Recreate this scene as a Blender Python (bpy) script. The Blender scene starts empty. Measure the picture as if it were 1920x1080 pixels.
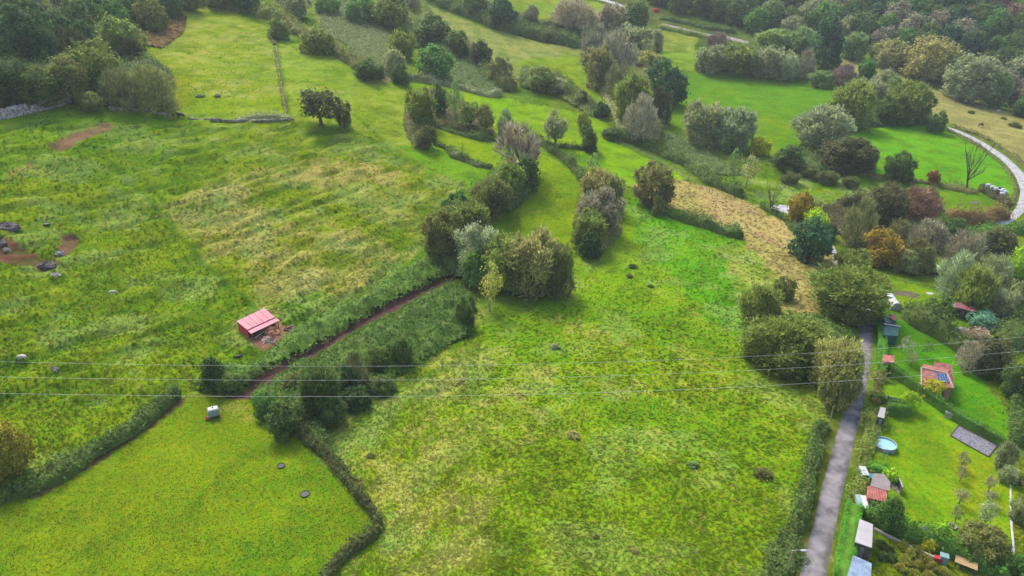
import bpy, math, random
import numpy as np
from mathutils import Vector

# ------------------------------------------------------------------ scene, camera, light
SC = bpy.context.scene
COL = SC.collection
F = 1320.0                      # focal length in photo pixels (1920 wide)
PITCH = math.atan(625.0 / F)    # camera looks down over the valley
CAMZ = 60.0
cd = bpy.data.cameras.new("camera")
cd.sensor_width = 36.0
cd.lens = 36.0 * F / 1920.0
cd.clip_start = 0.5
cd.clip_end = 5000.0
cam = bpy.data.objects.new("camera", cd)
cam.location = (0, 0, CAMZ)
cam.rotation_euler = (math.pi / 2 - PITCH, 0, 0)
COL.objects.link(cam)
SC.camera = cam

SUN_EL, SUN_AZ = math.radians(52), math.radians(-28)   # azimuth from +Y towards +X
w = bpy.data.worlds.new("World")
SC.world = w
w.use_nodes = True
nt = w.node_tree
sky = nt.nodes.new("ShaderNodeTexSky")
sky.sky_type = 'NISHITA'
sky.sun_disc = False
sky.sun_elevation = SUN_EL
sky.sun_rotation = SUN_AZ
sky.air_density = 1.0
sky.dust_density = 4.0
nt.links.new(sky.outputs[0], nt.nodes["Background"].inputs[0])
nt.nodes["Background"].inputs[1].default_value = 0.15
sd = bpy.data.lights.new("sun", 'SUN')
sd.energy = 1.6
sd.angle = math.radians(14)
sd.color = (1.0, 0.95, 0.87)
sun = bpy.data.objects.new("sun", sd)
dirv = Vector((math.sin(SUN_AZ) * math.cos(SUN_EL), math.cos(SUN_AZ) * math.cos(SUN_EL), math.sin(SUN_EL)))
sun.rotation_euler = (-dirv).to_track_quat('-Z', 'Y').to_euler()
sun.location = (0, 0, 200)
COL.objects.link(sun)
SC.view_settings.view_transform = 'Standard'
SC.view_settings.look = 'None'
SC.view_settings.exposure = 1.15
HAZE = 0.00018
SC.view_settings.gamma = 1.0
SC.cycles.max_bounces = 5
SC.cycles.diffuse_bounces = 3
SC.cycles.transmission_bounces = 3
SC.cycles.volume_bounces = 0
SC.cycles.transparent_max_bounces = 4

# ------------------------------------------------------------------ small maths
SP, CP = math.sin(PITCH), math.cos(PITCH)
rng = np.random.default_rng(7)
random.seed(7)

def ray(px, py):
    u = (np.asarray(px, float) - 960) / F
    v = -(np.asarray(py, float) - 540) / F
    return np.stack([u, CP + v * SP, -SP + v * CP], -1)

def project(x, y, z):
    dz = z - CAMZ
    d = y * CP - dz * SP
    up = y * SP + dz * CP
    d = np.where(d < 5, 5, d)
    return 960 + F * x / d, 540 - F * up / d

def lin(c):
    c = np.asarray(c, float) / 255.0
    return np.where(c <= 0.04045, c / 12.92, ((c + 0.055) / 1.055) ** 2.4)

def _hash(ix, iy, seed):
    h = (ix.astype(np.int64) * 374761393 + iy.astype(np.int64) * 668265263 + seed * 974711) & 0xFFFFFFFF
    h = ((h ^ (h >> 13)) * 1274126177) & 0xFFFFFFFF
    h = h ^ (h >> 16)
    return (h & 0xFFFFFF) / float(0xFFFFFF)

def vnoise(x, y, seed=0):
    x = np.asarray(x, float); y = np.asarray(y, float)
    ix, iy = np.floor(x), np.floor(y)
    fx, fy = x - ix, y - iy
    fx = fx * fx * fx * (fx * (fx * 6 - 15) + 10)
    fy = fy * fy * fy * (fy * (fy * 6 - 15) + 10)
    a = _hash(ix, iy, seed); b = _hash(ix + 1, iy, seed)
    c = _hash(ix, iy + 1, seed); d = _hash(ix + 1, iy + 1, seed)
    return (a + (b - a) * fx) * (1 - fy) + (c + (d - c) * fx) * fy

def fbm(x, y, seed=0, octaves=3):
    s, amp, tot = 0, 1.0, 0
    for k in range(octaves):
        s = s + amp * vnoise(x * 2 ** k + 17.3 * k, y * 2 ** k - 9.1 * k, seed + k * 13)
        tot += amp; amp *= 0.55
    return s / tot

def sstep(a, b, x):
    t = np.clip((x - a) / (b - a), 0, 1)
    return t * t * (3 - 2 * t)

# ------------------------------------------------------------------ terrain: thin-plate surface through sighted heights
CTRL = [(960,1080,0),(0,1080,0),(300,900,0),(0,850,1.5),(1300,1000,0),(1500,1080,-.6),(1560,800,-1.0),(1900,1080,-2.6),(1900,900,-3),
 (1720,850,-2.2),(1720,640,-3),(700,800,0),(1000,800,0),(1300,750,-.4),(485,625,2),(600,640,.4),(850,520,.4),(960,440,.8),(1100,560,.2),
 (1250,450,.2),(42,670,5.2),(250,600,3.6),(0,400,14.5),(300,400,10),(550,420,7.6),(700,350,9),(700,450,5.6),(850,350,6),
 (340,217,20),(600,230,18),(540,215,19.5),(0,230,24),(140,190,25.5),(100,100,32),(0,0,44),(400,100,28),(450,20,38),(200,20,40),
 (700,130,23),(780,180,17),(800,260,11.5),(950,330,7.8),(1000,260,9),(1000,180,12),(850,150,17.5),(940,90,22),(1100,130,15),(1000,60,25),
 (700,60,29),(650,0,39),(900,0,38),(1100,0,35),(1250,30,28),(1330,60,22),(1220,200,8),(1150,300,4),(1300,180,7),(1440,150,8),(1440,70,20),
 (1550,120,12),(1650,120,12),(1600,60,22),(1740,180,5.5),(1850,180,1.5),(1500,0,35),(1850,0,37),(1700,30,30),(1300,270,2.5),(1450,300,1),
 (1600,280,1.5),(1780,240,2.2),(1838,237,1.5),(1740,300,.5),(1900,290,-1),(1900,400,-4.5),(1700,400,-3.5),(1450,390,-1.6),(1560,470,-2.4),
 (1610,600,-1.6),(1450,600,-.8),(1900,560,-5.2),(1750,500,-4.4),(1900,700,-4)]
_cx, _cy, _cz = [], [], []
for px, py, z in CTRL:
    d = ray(px, py); t = (z - CAMZ) / d[2]
    _cx.append(d[0] * t); _cy.append(d[1] * t); _cz.append(z)
for x, y, z in [(0,-150,0),(-150,-60,4),(160,-60,-4),(-260,60,30),(-330,230,64),(-300,420,84),(230,60,-6),(330,150,-5),(380,280,20),
                (0,620,74),(250,600,84),(-200,620,86),(450,500,80),(-450,150,60),(500,50,10)]:
    _cx.append(x); _cy.append(y); _cz.append(z)
_cx, _cy, _cz = map(np.array, (_cx, _cy, _cz))
_S = 100.0
def _U(r2):
    return np.where(r2 > 1e-12, 0.5 * r2 * np.log(np.maximum(r2, 1e-12)), 0)
_n = len(_cx)
_K = _U(((_cx[:, None] - _cx) ** 2 + (_cy[:, None] - _cy) ** 2) / _S ** 2) + np.eye(_n) * 0.02
_P = np.stack([np.ones(_n), _cx / _S, _cy / _S], 1)
_A = np.block([[_K, _P], [_P.T, np.zeros((3, 3))]])
_W = np.linalg.solve(_A, np.concatenate([_cz, np.zeros(3)]))
def _tps(x, y):
    out = _W[_n] + _W[_n + 1] * x / _S + _W[_n + 2] * y / _S
    for i in range(_n):
        out = out + _W[i] * _U(((x - _cx[i]) ** 2 + (y - _cy[i]) ** 2) / _S ** 2)
    return out
# cached on a 2 m lattice, bilinear in between
GX0, GY0, GS = -520.0, -170.0, 2.0
_gx = np.arange(GX0, 521, GS); _gy = np.arange(GY0, 661, GS)
_GX, _GY = np.meshgrid(_gx, _gy)
_GZ = np.clip(_tps(_GX, _GY), -14, 130)
def ground(x, y):
    x = np.asarray(x, float); y = np.asarray(y, float)
    fx = np.clip((x - GX0) / GS, 0, len(_gx) - 1.001); fy = np.clip((y - GY0) / GS, 0, len(_gy) - 1.001)
    ix = fx.astype(int); iy = fy.astype(int); fx = fx - ix; fy = fy - iy
    return (_GZ[iy, ix] * (1 - fx) + _GZ[iy, ix + 1] * fx) * (1 - fy) + (_GZ[iy + 1, ix] * (1 - fx) + _GZ[iy + 1, ix + 1] * fx) * fy

def hit(px, py, h=0.0):
    """points where the sight lines through photo pixels meet the ground raised by h (vectorised)"""
    px = np.atleast_1d(np.asarray(px, float)); py = np.atleast_1d(np.asarray(py, float))
    d = ray(px, py)
    t = np.full(px.shape, 40.0); done = np.zeros(px.shape, bool); tl = t.copy()
    step = 1.5
    for _ in range(420):
        p = d * t[:, None]; z = CAMZ + p[:, 2]
        below = z <= ground(p[:, 0], p[:, 1]) + h
        done |= below
        tl = np.where(done, tl, t)
        t = np.where(done, t, t + step)
        if done.all(): break
    lo, hi = tl, t
    for _ in range(14):
        m = (lo + hi) / 2; p = d * m[:, None]
        b = CAMZ + p[:, 2] <= ground(p[:, 0], p[:, 1]) + h
        hi = np.where(b, m, hi); lo = np.where(b, lo, m)
    p = d * hi[:, None]; p[:, 2] += CAMZ
    return p, hi

def at(px, py, h=0.0):
    p, t = hit([px], [py], h)
    return Vector(p[0])
def depth(px, py):
    return float(hit([px], [py])[1][0])
def atz(px, py, z):
    d = ray(px, py); t = (z - CAMZ) / d[2]
    return Vector((d[0] * t, d[1] * t, z))

# ------------------------------------------------------------------ object helpers
def tag(o, label=None, cat=None, group=None, kind=None):
    if label: o['label'] = label
    if cat: o['category'] = cat
    if group: o['group'] = group
    if kind: o['kind'] = kind
    return o

def empty(name, loc):
    o = bpy.data.objects.new(name, None)
    o.empty_display_size = 0.5
    o.location = loc
    COL.objects.link(o)
    return o

def link(name, me, parent=None, loc=None):
    o = bpy.data.objects.new(name, me)
    COL.objects.link(o)
    if parent is not None: o.parent = parent
    if loc is not None: o.location = loc
    return o

def fast_mesh(name, V, Fq, mat=None, smooth=False):
    """V (n,3); Fq (m,k) equal-sized faces"""
    V = np.asarray(V, np.float32); Fq = np.asarray(Fq, np.int32)
    me = bpy.data.meshes.new(name)
    me.vertices.add(len(V)); me.vertices.foreach_set("co", V.ravel())
    m, k = Fq.shape
    me.loops.add(m * k); me.loops.foreach_set("vertex_index", Fq.ravel())
    me.polygons.add(m)
    me.polygons.foreach_set("loop_start", np.arange(0, m * k, k, dtype=np.int32))
    if smooth: me.polygons.foreach_set("use_smooth", np.ones(m, bool))
    me.update(calc_edges=True)
    if mat: me.materials.append(mat)
    return me

class MB:
    """collects simple shapes into one mesh"""
    def __init__(s): s.v = []; s.f = []
    def poly(s, pts):
        b = len(s.v); s.v += [tuple(p) for p in pts]; s.f.append(tuple(range(b, b + len(pts)))); return s
    def hexa(s, lo, hi):
        b = len(s.v); n = len(lo)
        s.v += [tuple(p) for p in lo] + [tuple(p) for p in hi]
        s.f.append(tuple(b + i for i in reversed(range(n)))); s.f.append(tuple(b + n + i for i in range(n)))
        for i in range(n):
            j = (i + 1) % n; s.f.append((b + i, b + j, b + n + j, b + n + i))
        return s
    def box(s, c, size, rz=0.0):
        cx, cy, cz = c; sx, sy, sz = [q / 2 for q in size]; co, si = math.cos(rz), math.sin(rz)
        q = [(cx + x * co - y * si, cy + x * si + y * co) for x, y in ((-sx, -sy), (sx, -sy), (sx, sy), (-sx, sy))]
        return s.hexa([(x, y, cz - sz) for x, y in q], [(x, y, cz + sz) for x, y in q])
    def tube(s, p0, p1, r0, r1=None, n=7):
        r1 = r0 if r1 is None else r1
        p0, p1 = Vector(p0), Vector(p1); d = (p1 - p0).normalized()
        a = d.orthogonal().normalized(); b2 = d.cross(a)
        ring = lambda p, r: [p + (a * math.cos(2 * math.pi * i / n) + b2 * math.sin(2 * math.pi * i / n)) * r for i in range(n)]
        return s.hexa(ring(p0, r0), ring(p1, r1))
    def path(s, pts, radii, n=7):
        b = len(s.v); pts = [Vector(p) for p in pts]
        for k, p in enumerate(pts):
            d = (pts[min(k + 1, len(pts) - 1)] - pts[max(k - 1, 0)]).normalized()
            a = d.orthogonal().normalized() if abs(d.z) > .9 or True else None
            c = d.cross(a)
            s.v += [tuple(p + (a * math.cos(2 * math.pi * i / n) + c * math.sin(2 * math.pi * i / n)) * radii[k]) for i in range(n)]
        for k in range(len(pts) - 1):
            for i in range(n):
                j = (i + 1) % n
                s.f.append((b + k * n + i, b + k * n + j, b + (k + 1) * n + j, b + (k + 1) * n + i))
        return s
    def lathe(s, prof, c=(0, 0, 0), n=24, sx=1.0, sy=1.0):
        b = len(s.v)
        for r, z in prof:
            s.v += [(c[0] + r * sx * math.cos(2 * math.pi * i / n), c[1] + r * sy * math.sin(2 * math.pi * i / n), c[2] + z) for i in range(n)]
        for k in range(len(prof) - 1):
            for i in range(n):
                j = (i + 1) % n
                s.f.append((b + k * n + i, b + k * n + j, b + (k + 1) * n + j, b + (k + 1) * n + i))
        s.f.append(tuple(b + (len(prof) - 1) * n + i for i in range(n)))
        return s
    def ball(s, c, r, n=12, m=8, jit=0.0, flat=False):
        r = (r, r, r) if not hasattr(r, '__len__') else r
        b = len(s.v)
        for k in range(m + 1):
            th = math.pi * k / m
            for i in range(n):
                ph = 2 * math.pi * i / n
                q = 1 + random.uniform(-jit, jit)
                s.v.append((c[0] + r[0] * q * math.sin(th) * math.cos(ph), c[1] + r[1] * q * math.sin(th) * math.sin(ph), c[2] + r[2] * q * math.cos(th)))
        for k in range(m):
            for i in range(n):
                j = (i + 1) % n
                s.f.append((b + k * n + i, b + (k + 1) * n + i, b + (k + 1) * n + j, b + k * n + j))
        return s
    def build(s, name, mat, parent=None, off=(0, 0, 0), smooth=False, bevel=0):
        me = bpy.data.meshes.new(name)
        me.from_pydata([(v[0] - off[0], v[1] - off[1], v[2] - off[2]) for v in s.v], [], s.f)
        me.update()
        if smooth:
            me.polygons.foreach_set("use_smooth", np.ones(len(me.polygons), bool))
        me.materials.append(mat)
        o = link(name, me, parent)
        if bevel:
            m = o.modifiers.new("bevel", 'BEVEL'); m.width = bevel; m.segments = 2; m.limit_method = 'ANGLE'
        return o

# ------------------------------------------------------------------ materials
def newmat(name):
    m = bpy.data.materials.new(name); m.use_nodes = True
    return m, m.node_tree.nodes, m.node_tree.links, m.node_tree.nodes["Principled BSDF"]

def mat(name, rgb, rough=0.7, var=0.18, scale=3.0, metal=0.0, bump=0.0, spec=0.4, stretch=None, dirt=None):
    """plain procedural material: colour broken up by two noises, optional dirt colour and bump"""
    m, N, L, B = newmat(name)
    c = lin(rgb)
    tc = N.new("ShaderNodeTexCoord"); mp = N.new("ShaderNodeMapping"); L.new(tc.outputs["Object"], mp.inputs[0])
    if stretch: mp.inputs["Scale"].default_value = stretch
    n1 = N.new("ShaderNodeTexNoise"); n1.inputs["Scale"].default_value = scale; n1.inputs["Detail"].default_value = 6
    L.new(mp.outputs[0], n1.inputs["Vector"])
    cr = N.new("ShaderNodeValToRGB")
    lo = c * (1 - var) if dirt is None else lin(dirt)
    cr.color_ramp.elements[0].position = 0.33; cr.color_ramp.elements[1].position = 0.62
    cr.color_ramp.elements[0].color = (*lo, 1); cr.color_ramp.elements[1].color = (*(np.minimum(c * (1 + var * .5), 1)), 1)
    L.new(n1.outputs[0], cr.inputs[0]); L.new(cr.outputs[0], B.inputs["Base Color"])
    B.inputs["Roughness"].default_value = rough; B.inputs["Metallic"].default_value = metal
    B.inputs["Specular IOR Level"].default_value = spec
    if bump:
        bp = N.new("ShaderNodeBump"); bp.inputs["Strength"].default_value = bump; bp.inputs["Distance"].default_value = 0.05
        n2 = N.new("ShaderNodeTexNoise"); n2.inputs["Scale"].default_value = scale * 5; n2.inputs["Detail"].default_value = 4
        L.new(mp.outputs[0], n2.inputs["Vector"]); L.new(n2.outputs[0], bp.inputs["Height"]); L.new(bp.outputs[0], B.inputs["Normal"])
    return m

def foliage_mat(name, transl=0.46):
    """leaf material tinted by the object's own colour, each leaf clump a little different"""
    m, N, L, B = newmat(name)
    oi = N.new("ShaderNodeObjectInfo"); ge = N.new("ShaderNodeNewGeometry"); tc = N.new("ShaderNodeTexCoord")
    n1 = N.new("ShaderNodeTexNoise"); n1.inputs["Scale"].default_value = 0.55; n1.inputs["Detail"].default_value = 3
    L.new(ge.outputs["Position"], n1.inputs["Vector"])
    mr = N.new("ShaderNodeMapRange"); mr.inputs[1].default_value = 0.3; mr.inputs[2].default_value = 0.7
    mr.inputs[3].default_value = 0.72; mr.inputs[4].default_value = 1.3
    L.new(n1.outputs[0], mr.inputs[0])
    mr2 = N.new("ShaderNodeMapRange"); mr2.inputs[3].default_value = 0.65; mr2.inputs[4].default_value = 1.42
    L.new(ge.outputs["Random Per Island"], mr2.inputs[0])
    mu = N.new("ShaderNodeMath"); mu.operation = 'MULTIPLY'; L.new(mr.outputs[0], mu.inputs[0]); L.new(mr2.outputs[0], mu.inputs[1])
    hs = N.new("ShaderNodeHueSaturation")
    h1 = N.new("ShaderNodeMapRange"); h1.inputs[3].default_value = 0.47; h1.inputs[4].default_value = 0.525
    fr = N.new("ShaderNodeMath"); fr.operation = 'FRACT'; ml = N.new("ShaderNodeMath"); ml.operation = 'MULTIPLY'; ml.inputs[1].default_value = 7.13
    L.new(ge.outputs["Random Per Island"], ml.inputs[0]); L.new(ml.outputs[0], fr.inputs[0]); L.new(fr.outputs[0], h1.inputs[0])
    L.new(h1.outputs[0], hs.inputs["Hue"]); L.new(mu.outputs[0], hs.inputs["Value"]); L.new(oi.outputs["Color"], hs.inputs["Color"])
    L.new(hs.outputs[0], B.inputs["Base Color"])
    B.inputs["Roughness"].default_value = 0.65; B.inputs["Specular IOR Level"].default_value = 0.12
    tr = N.new("ShaderNodeBsdfTranslucent"); L.new(hs.outputs[0], tr.inputs[0])
    mx = N.new("ShaderNodeMixShader"); mx.inputs[0].default_value = transl
    L.new(B.outputs[0], mx.inputs[1]); L.new(tr.outputs[0], mx.inputs[2])
    L.new(mx.outputs[0], N["Material Output"].inputs[0])
    return m

M_LEAF = foliage_mat("leaves")
M_TWIG = foliage_mat("twigs", 0.08)
M_BARK = mat("bark", (92, 82, 70), 0.9, 0.35, 4, bump=0.5)
M_PALEBARK = mat("pale_bark", (150, 144, 130), 0.9, 0.3, 4, bump=0.4)
M_WHITE = mat("white_plastic", (165, 167, 168), 0.45, 0.08, 2)
M_BLACK = mat("black_rubber", (34, 36, 42), 0.6, 0.3, 3)
M_STEEL = mat("galvanised_steel", (150, 152, 154), 0.4, 0.15, 3, metal=0.6)
M_WOODPOLE = mat("weathered_wood", (150, 138, 112), 0.85, 0.2, 4, stretch=(1, 1, .15), bump=.2)
M_PLANK = mat("pale_planks", (162, 136, 96), 0.8, 0.15, 3, stretch=(.3, 3, 1))
M_STONE = mat("dry_stone", (150, 144, 134), 0.95, 0.45, 2.2, bump=1.0)
M_ROCK = mat("limestone_rock", (104, 92, 90), 0.95, 0.5, 1.4, bump=1.0, dirt=(56, 50, 52))
M_TILE = mat("terracotta_tiles", (167, 103, 91), 0.85, 0.2, 5, bump=.2)
M_GREYROOF = mat("fibre_cement", (124, 115, 113), 0.9, 0.2, 2.5, bump=.3)
M_EARTH = mat("bare_earth", (120, 92, 80), 1.0, 0.35, 1.5, bump=.8)
# ------------------------------------------------------------------ ground: what grows where (outlines sighted in the photo, laid on the terrain)
AK = 0.62     # photo colour -> albedo
#          outline, colour, straw, rough(0-1), edge wobble
Z = []
def zone(pts, rgb, straw=0.15, rough=0.5, wob=4.0):
    c = lin(rgb) * AK * ((1.24 if rgb[0] < .8 * rgb[1] else 1.08), 1.08, .3 if rgb[0] < .8 * rgb[1] else .5) if rgb[1] > rgb[0] * 1.04 else lin(rgb) * AK
    Z.append((np.array(pts, float), c, straw, rough, wob))
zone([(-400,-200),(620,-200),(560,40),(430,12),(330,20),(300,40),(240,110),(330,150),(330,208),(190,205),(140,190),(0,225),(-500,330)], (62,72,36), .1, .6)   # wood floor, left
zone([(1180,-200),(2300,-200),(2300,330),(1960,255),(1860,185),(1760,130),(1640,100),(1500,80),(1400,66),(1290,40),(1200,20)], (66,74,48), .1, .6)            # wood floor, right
zone([(-400,240),(0,226),(140,194),(330,216),(540,228),(690,250),(880,350),(820,430),(770,490),(640,575),(520,640),(440,690),(380,742),(0,950),(-400,1150)], (116,150,24), .14, .85)
zone([(-400,250),(0,228),(140,196),(300,216),(330,228),(180,285),(0,340),(-300,400)], (102,150,24), .1, .8)
zone([(330,235),(520,232),(640,240),(720,270),(820,330),(880,350),(760,330),(560,300),(400,300)], (122,152,34), .3, .8, 14)
zone([(290,385),(420,318),(700,285),(900,330),(830,405),(780,485),(640,570),(540,620),(500,590),(400,500)], (136,154,38), .42, .9, 8)
zone([(300,388),(350,355),(450,350),(500,400),(560,420),(480,470),(420,480)], (146,152,62), .75, 1, 18)
zone([(440,470),(560,440),(700,430),(740,480),(640,555),(560,580),(500,560)], (143,150,62), .62, 1, 18)
zone([(500,330),(640,300),(760,320),(740,350),(600,350)], (150,152,60), .6, .9, 22)
zone([(520,575),(600,540),(640,560),(580,610),(530,612)], (92,140,56), .1, .9, 8)
zone([(640,585),(780,480),(815,432),(800,480),(770,500),(650,582)], (92,148,24), .0, .4, 3)
zone([(270,130),(300,30),(350,16),(430,16),(510,55),(530,215),(330,213),(318,180)], (140,160,52), .4, .7)
zone([(330,205),(340,160),(440,190),(525,180),(530,214),(400,222)], (124,160,34), .2, .6, 10)
zone([(300,150),(345,140),(360,200),(330,210)], (150,158,20), .2, .6, 6)
zone([(520,70),(640,112),(760,165),(795,260),(925,318),(890,350),(720,268),(640,235),(548,226)], (140,164,62), .3, .6)
zone([(740,275),(800,270),(925,320),(890,352),(800,320)], (108,165,58), .1, .5, 8)
zone([(620,100),(700,130),(740,160),(690,140)], (160,152,96), .6, .6)
zone([(765,148),(940,185),(1100,215),(1160,245),(1110,300),(960,272),(800,235)], (125,170,56), .1, .4)
zone([(880,175),(960,185),(960,215),(900,205)], (122,172,30), .0, .4, 8)
zone([(810,234),(955,272),(935,315),(840,290)], (130,166,36), .1, .4)
zone([(935,315),(1000,265),(1095,345),(1085,475),(1000,480),(930,440),(925,400)], (124,160,22), .12, .45)
zone([(1040,285),(1150,265),(1300,340),(1190,352),(1120,330)], (122,176,28), .05, .4)
zone([(785,0),(900,50),(1090,88),(1150,210),(1060,175),(960,155),(860,70)], (152,158,86), .35, .5)
zone([(960,120),(1090,95),(1155,215),(1060,175)], (128,164,62), .15, .5, 12)
zone([(840,-6),(1020,-30),(1190,30),(1060,44),(930,34)], (138,160,74), .2, .5)
zone([(1175,48),(1315,68),(1300,96),(1190,94)], (144,156,82), .3, .5)
zone([(1215,105),(1312,94),(1300,132),(1240,130)], (136,165,70), .1, .5)
zone([(1285,135),(1440,148),(1575,165),(1510,265),(1430,300),(1255,232)], (90,146,46), .05, .4)
zone([(1285,200),(1500,230),(1440,300),(1300,280)], (104,150,44), .1, .4, 10)
zone([(1595,252),(1660,230),(1745,233),(1795,252),(1875,300),(1908,350),(1893,368),(1740,348),(1600,322)], (96,172,24), .0, .35)
zone([(1555,110),(1640,113),(1760,168),(1860,200),(2100,290),(2100,420),(1960,330),(1895,285),(1790,235),(1690,185)], (152,150,84), .4, .5)
zone([(1690,345),(1895,372),(1885,408),(1720,400)], (102,150,42), .05, .4)
zone([(1255,345),(1340,320),(1420,290),(1610,320),(1720,350),(1660,388),(1460,390),(1340,356)], (98,138,38), .2, .9)
zone([(1180,345),(1262,336),(1345,350),(1435,396),(1560,470),(1620,505),(1520,600),(1400,560),(1385,452),(1300,402),(1240,385)], (160,150,84), .6, 1, 6)
zone([(1300,345),(1400,385),(1510,440),(1540,480),(1440,455),(1330,400)], (178,152,104), .75, 1, 10)
zone([(1230,240),(1300,262),(1440,320),(1340,325),(1240,285)], (88,112,62), .2, .9)
zone([(1080,480),(1170,372),(1240,392),(1398,450),(1420,560),(1395,690),(1560,760),(1550,800),(1440,1150),(560,1150),(720,995),(690,945),(560,805),(640,720),(880,620),(1000,580)], (114,160,8), .24, .75)
zone([(1165,372),(1240,394),(1395,452),(1400,640),(1330,600),(1250,500),(1180,450)], (92,164,44), .06, .8, 16)
zone([(1340,460),(1420,470),(1480,540),(1390,560)], (134,160,78), .4, .9, 18)
zone([(560,800),(660,700),(900,640),(1060,680),(1000,800),(900,1000),(940,1150),(560,1150),(720,995),(690,945)], (132,162,34), .46, .85, 30)
zone([(640,820),(760,860),(860,900),(800,1000),(720,980)], (142,160,30), .5, .8, 24)
zone([(1020,590),(1180,620),(1380,700),(1300,760),(1080,700)], (134,168,44), .4, .8, 34)
zone([(1180,380),(1160,440),(1120,520),(1080,580),(1110,590),(1200,480)], (120,166,6), .1, .6, 14)
zone([(-400,1200),(-200,1040),(0,952),(340,752),(470,752),(560,812),(690,965),(610,1100),(560,1200)], (106,140,10), .10, .25)
zone([(345,740),(480,735),(500,790),(400,800)], (116,134,34), .3, .4, 10)
zone([(1440,1150),(1550,800),(1600,760),(1660,780),(1600,1150)], (92,96,52), .4, .8)
zone([(1640,590),(1700,600),(1800,655),(1900,790),(1900,850),(1750,750),(1655,690)], (80,152,26), .05, .25)
zone([(1650,722),(1700,720),(1895,850),(1905,1040),(1850,1080),(1640,985),(1630,850)], (114,166,6), .05, .15)
zone([(1790,840),(1870,860),(1880,960),(1800,960)], (126,158,6), .12, .2, 14)
zone([(1640,515),(1800,560),(1790,585),(1700,590),(1650,560)], (118,158,28), .1, .3)
zone([(1670,542),(1716,548),(1728,560),(1676,553)], (108,102,84), .3, .5, 2)
zone([(1680,505),(1760,470),(1930,440),(1960,600),(1900,640),(1790,560)], (84,112,42), .25, .8)
zone([(1650,400),(1830,440),(1960,440),(1960,560),(1800,560),(1660,500)], (72,92,44), .25, .8)
zone([(1830,452),(1960,440),(1960,500),(1880,490)], (104,134,48), .2, .5)
zone([(1780,575),(1860,620),(1900,660),(1850,700),(1760,610)], (86,128,36), .2, .5)
zone([(1895,640),(2000,600),(2000,760),(1905,740)], (128,150,36), .2, .6)
zone([(1640,1000),(1700,990),(1860,1075),(1860,1150),(1580,1150)], (122,134,34), .3, .6)
zone([(1905,850),(1960,840),(1960,1150),(1890,1150)], (110,130,40), .2, .6)
zone([(575,-10),(640,-10),(720,55),(760,110),(700,100),(600,60)], (118,132,92), .25, .9)
zone([(660,90),(720,60),(760,120),(730,155),(690,135)], (150,146,96), .5, .9, 8)
zone([(790,90),(880,100),(945,165),(930,182),(850,165),(780,145)], (104,128,92), .15, .9)
zone([(385,742),(440,690),(560,612),(650,568),(790,485),(880,470),(900,560),(885,630),(800,680),(700,740),(600,805),(540,805),(470,750)], (62,82,38), .1, .8)
zone([(430,745),(500,695),(600,640),(700,580),(800,530),(862,502),(866,520),(800,550),(700,602),(600,660),(520,705),(470,750)], (104,78,68), .1, .5, 3)
zone([(0,440),(40,460),(110,492),(80,505),(20,490),(-30,480)], (118,86,60), .2, .8, 5)
zone([(110,455),(122,440),(150,442),(146,455),(122,478),(105,480)], (142,92,84), .1, .8, 2)
zone([(92,270),(200,228),(212,238),(110,281)], (146,116,84), .3, .8, 3)
zone([(10,322),(60,305),(70,312),(16,335)], (140,140,60), .5, .8, 4)
zone([(462,634),(520,606),(556,616),(552,628),(500,654),(478,650)], (146,106,86), .3, .6, 3)
zone([(181,282),(191,280),(302,395),(395,499),(496,586),(486,592),(383,503),(290,399)], (66,98,24), .0, .9, 1.2)
zone([(660,215),(668,212),(730,270),(790,305),(850,335),(848,339),(785,310),(724,274)], (112,140,44), .2, .7, 2)
zone([(20,920),(140,880),(300,770),(345,745),(352,752),(200,860),(60,940)], (84,80,48), .4, .6, 4)

def inpoly(px, py, P):
    r = np.zeros(px.shape, bool); n = len(P)
    x0, y0 = P.min(0); x1, y1 = P.max(0)
    m = (px >= x0) & (px <= x1) & (py >= y0) & (py <= y1)
    if not m.any(): return r
    qx, qy = px[m], py[m]; q = np.zeros(qx.shape, bool)
    for i in range(n):
        ax, ay = P[i]; bx, by = P[i - 1]
        if ay == by: continue
        c = ((ay > qy) != (by > qy)) & (qx < (bx - ax) * (qy - ay) / (by - ay) + ax)
        q ^= c
    r[m] = q
    return r

def surface(x, y):
    """colour, straw, rough of the ground at world points"""
    z = ground(x, y)
    px, py = project(x, y, z)
    front = y > 20
    n = x.shape[0]
    rgb = np.tile(lin((98, 128, 30)) * AK, (n, 1)); st = np.full(n, .2); ro = np.full(n, .6)
    wx = fbm(x / 5.0, y / 5.0, 3) - .5; wy = fbm(x / 5.0, y / 5.0, 29) - .5
    wx2 = vnoise(x / 1.1, y / 1.1, 5) - .5; wy2 = vnoise(x / 1.1, y / 1.1, 6) - .5
    far = y > 380
    rgb[far] = lin((66, 76, 44)) * AK
    for P, c, s, r, wob in Z:
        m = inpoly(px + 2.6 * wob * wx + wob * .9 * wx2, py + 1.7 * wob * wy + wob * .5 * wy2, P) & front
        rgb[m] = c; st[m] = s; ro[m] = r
    return rgb, st, ro, px, py

def microrelief(x, y, ro, px, py):
    # sheep terracettes run along the left hillside; tussocks elsewhere
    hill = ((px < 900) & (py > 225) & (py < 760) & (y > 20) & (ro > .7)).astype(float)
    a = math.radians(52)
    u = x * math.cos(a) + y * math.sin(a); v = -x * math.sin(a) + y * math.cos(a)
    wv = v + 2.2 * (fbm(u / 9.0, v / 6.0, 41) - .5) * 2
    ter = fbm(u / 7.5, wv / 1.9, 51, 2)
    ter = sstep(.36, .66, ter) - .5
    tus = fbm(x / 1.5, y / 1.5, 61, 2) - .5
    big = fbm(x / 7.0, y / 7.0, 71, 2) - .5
    return hill * ter * .6 + tus * .11 * ro + big * .5 * ro, hill * ter

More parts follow.
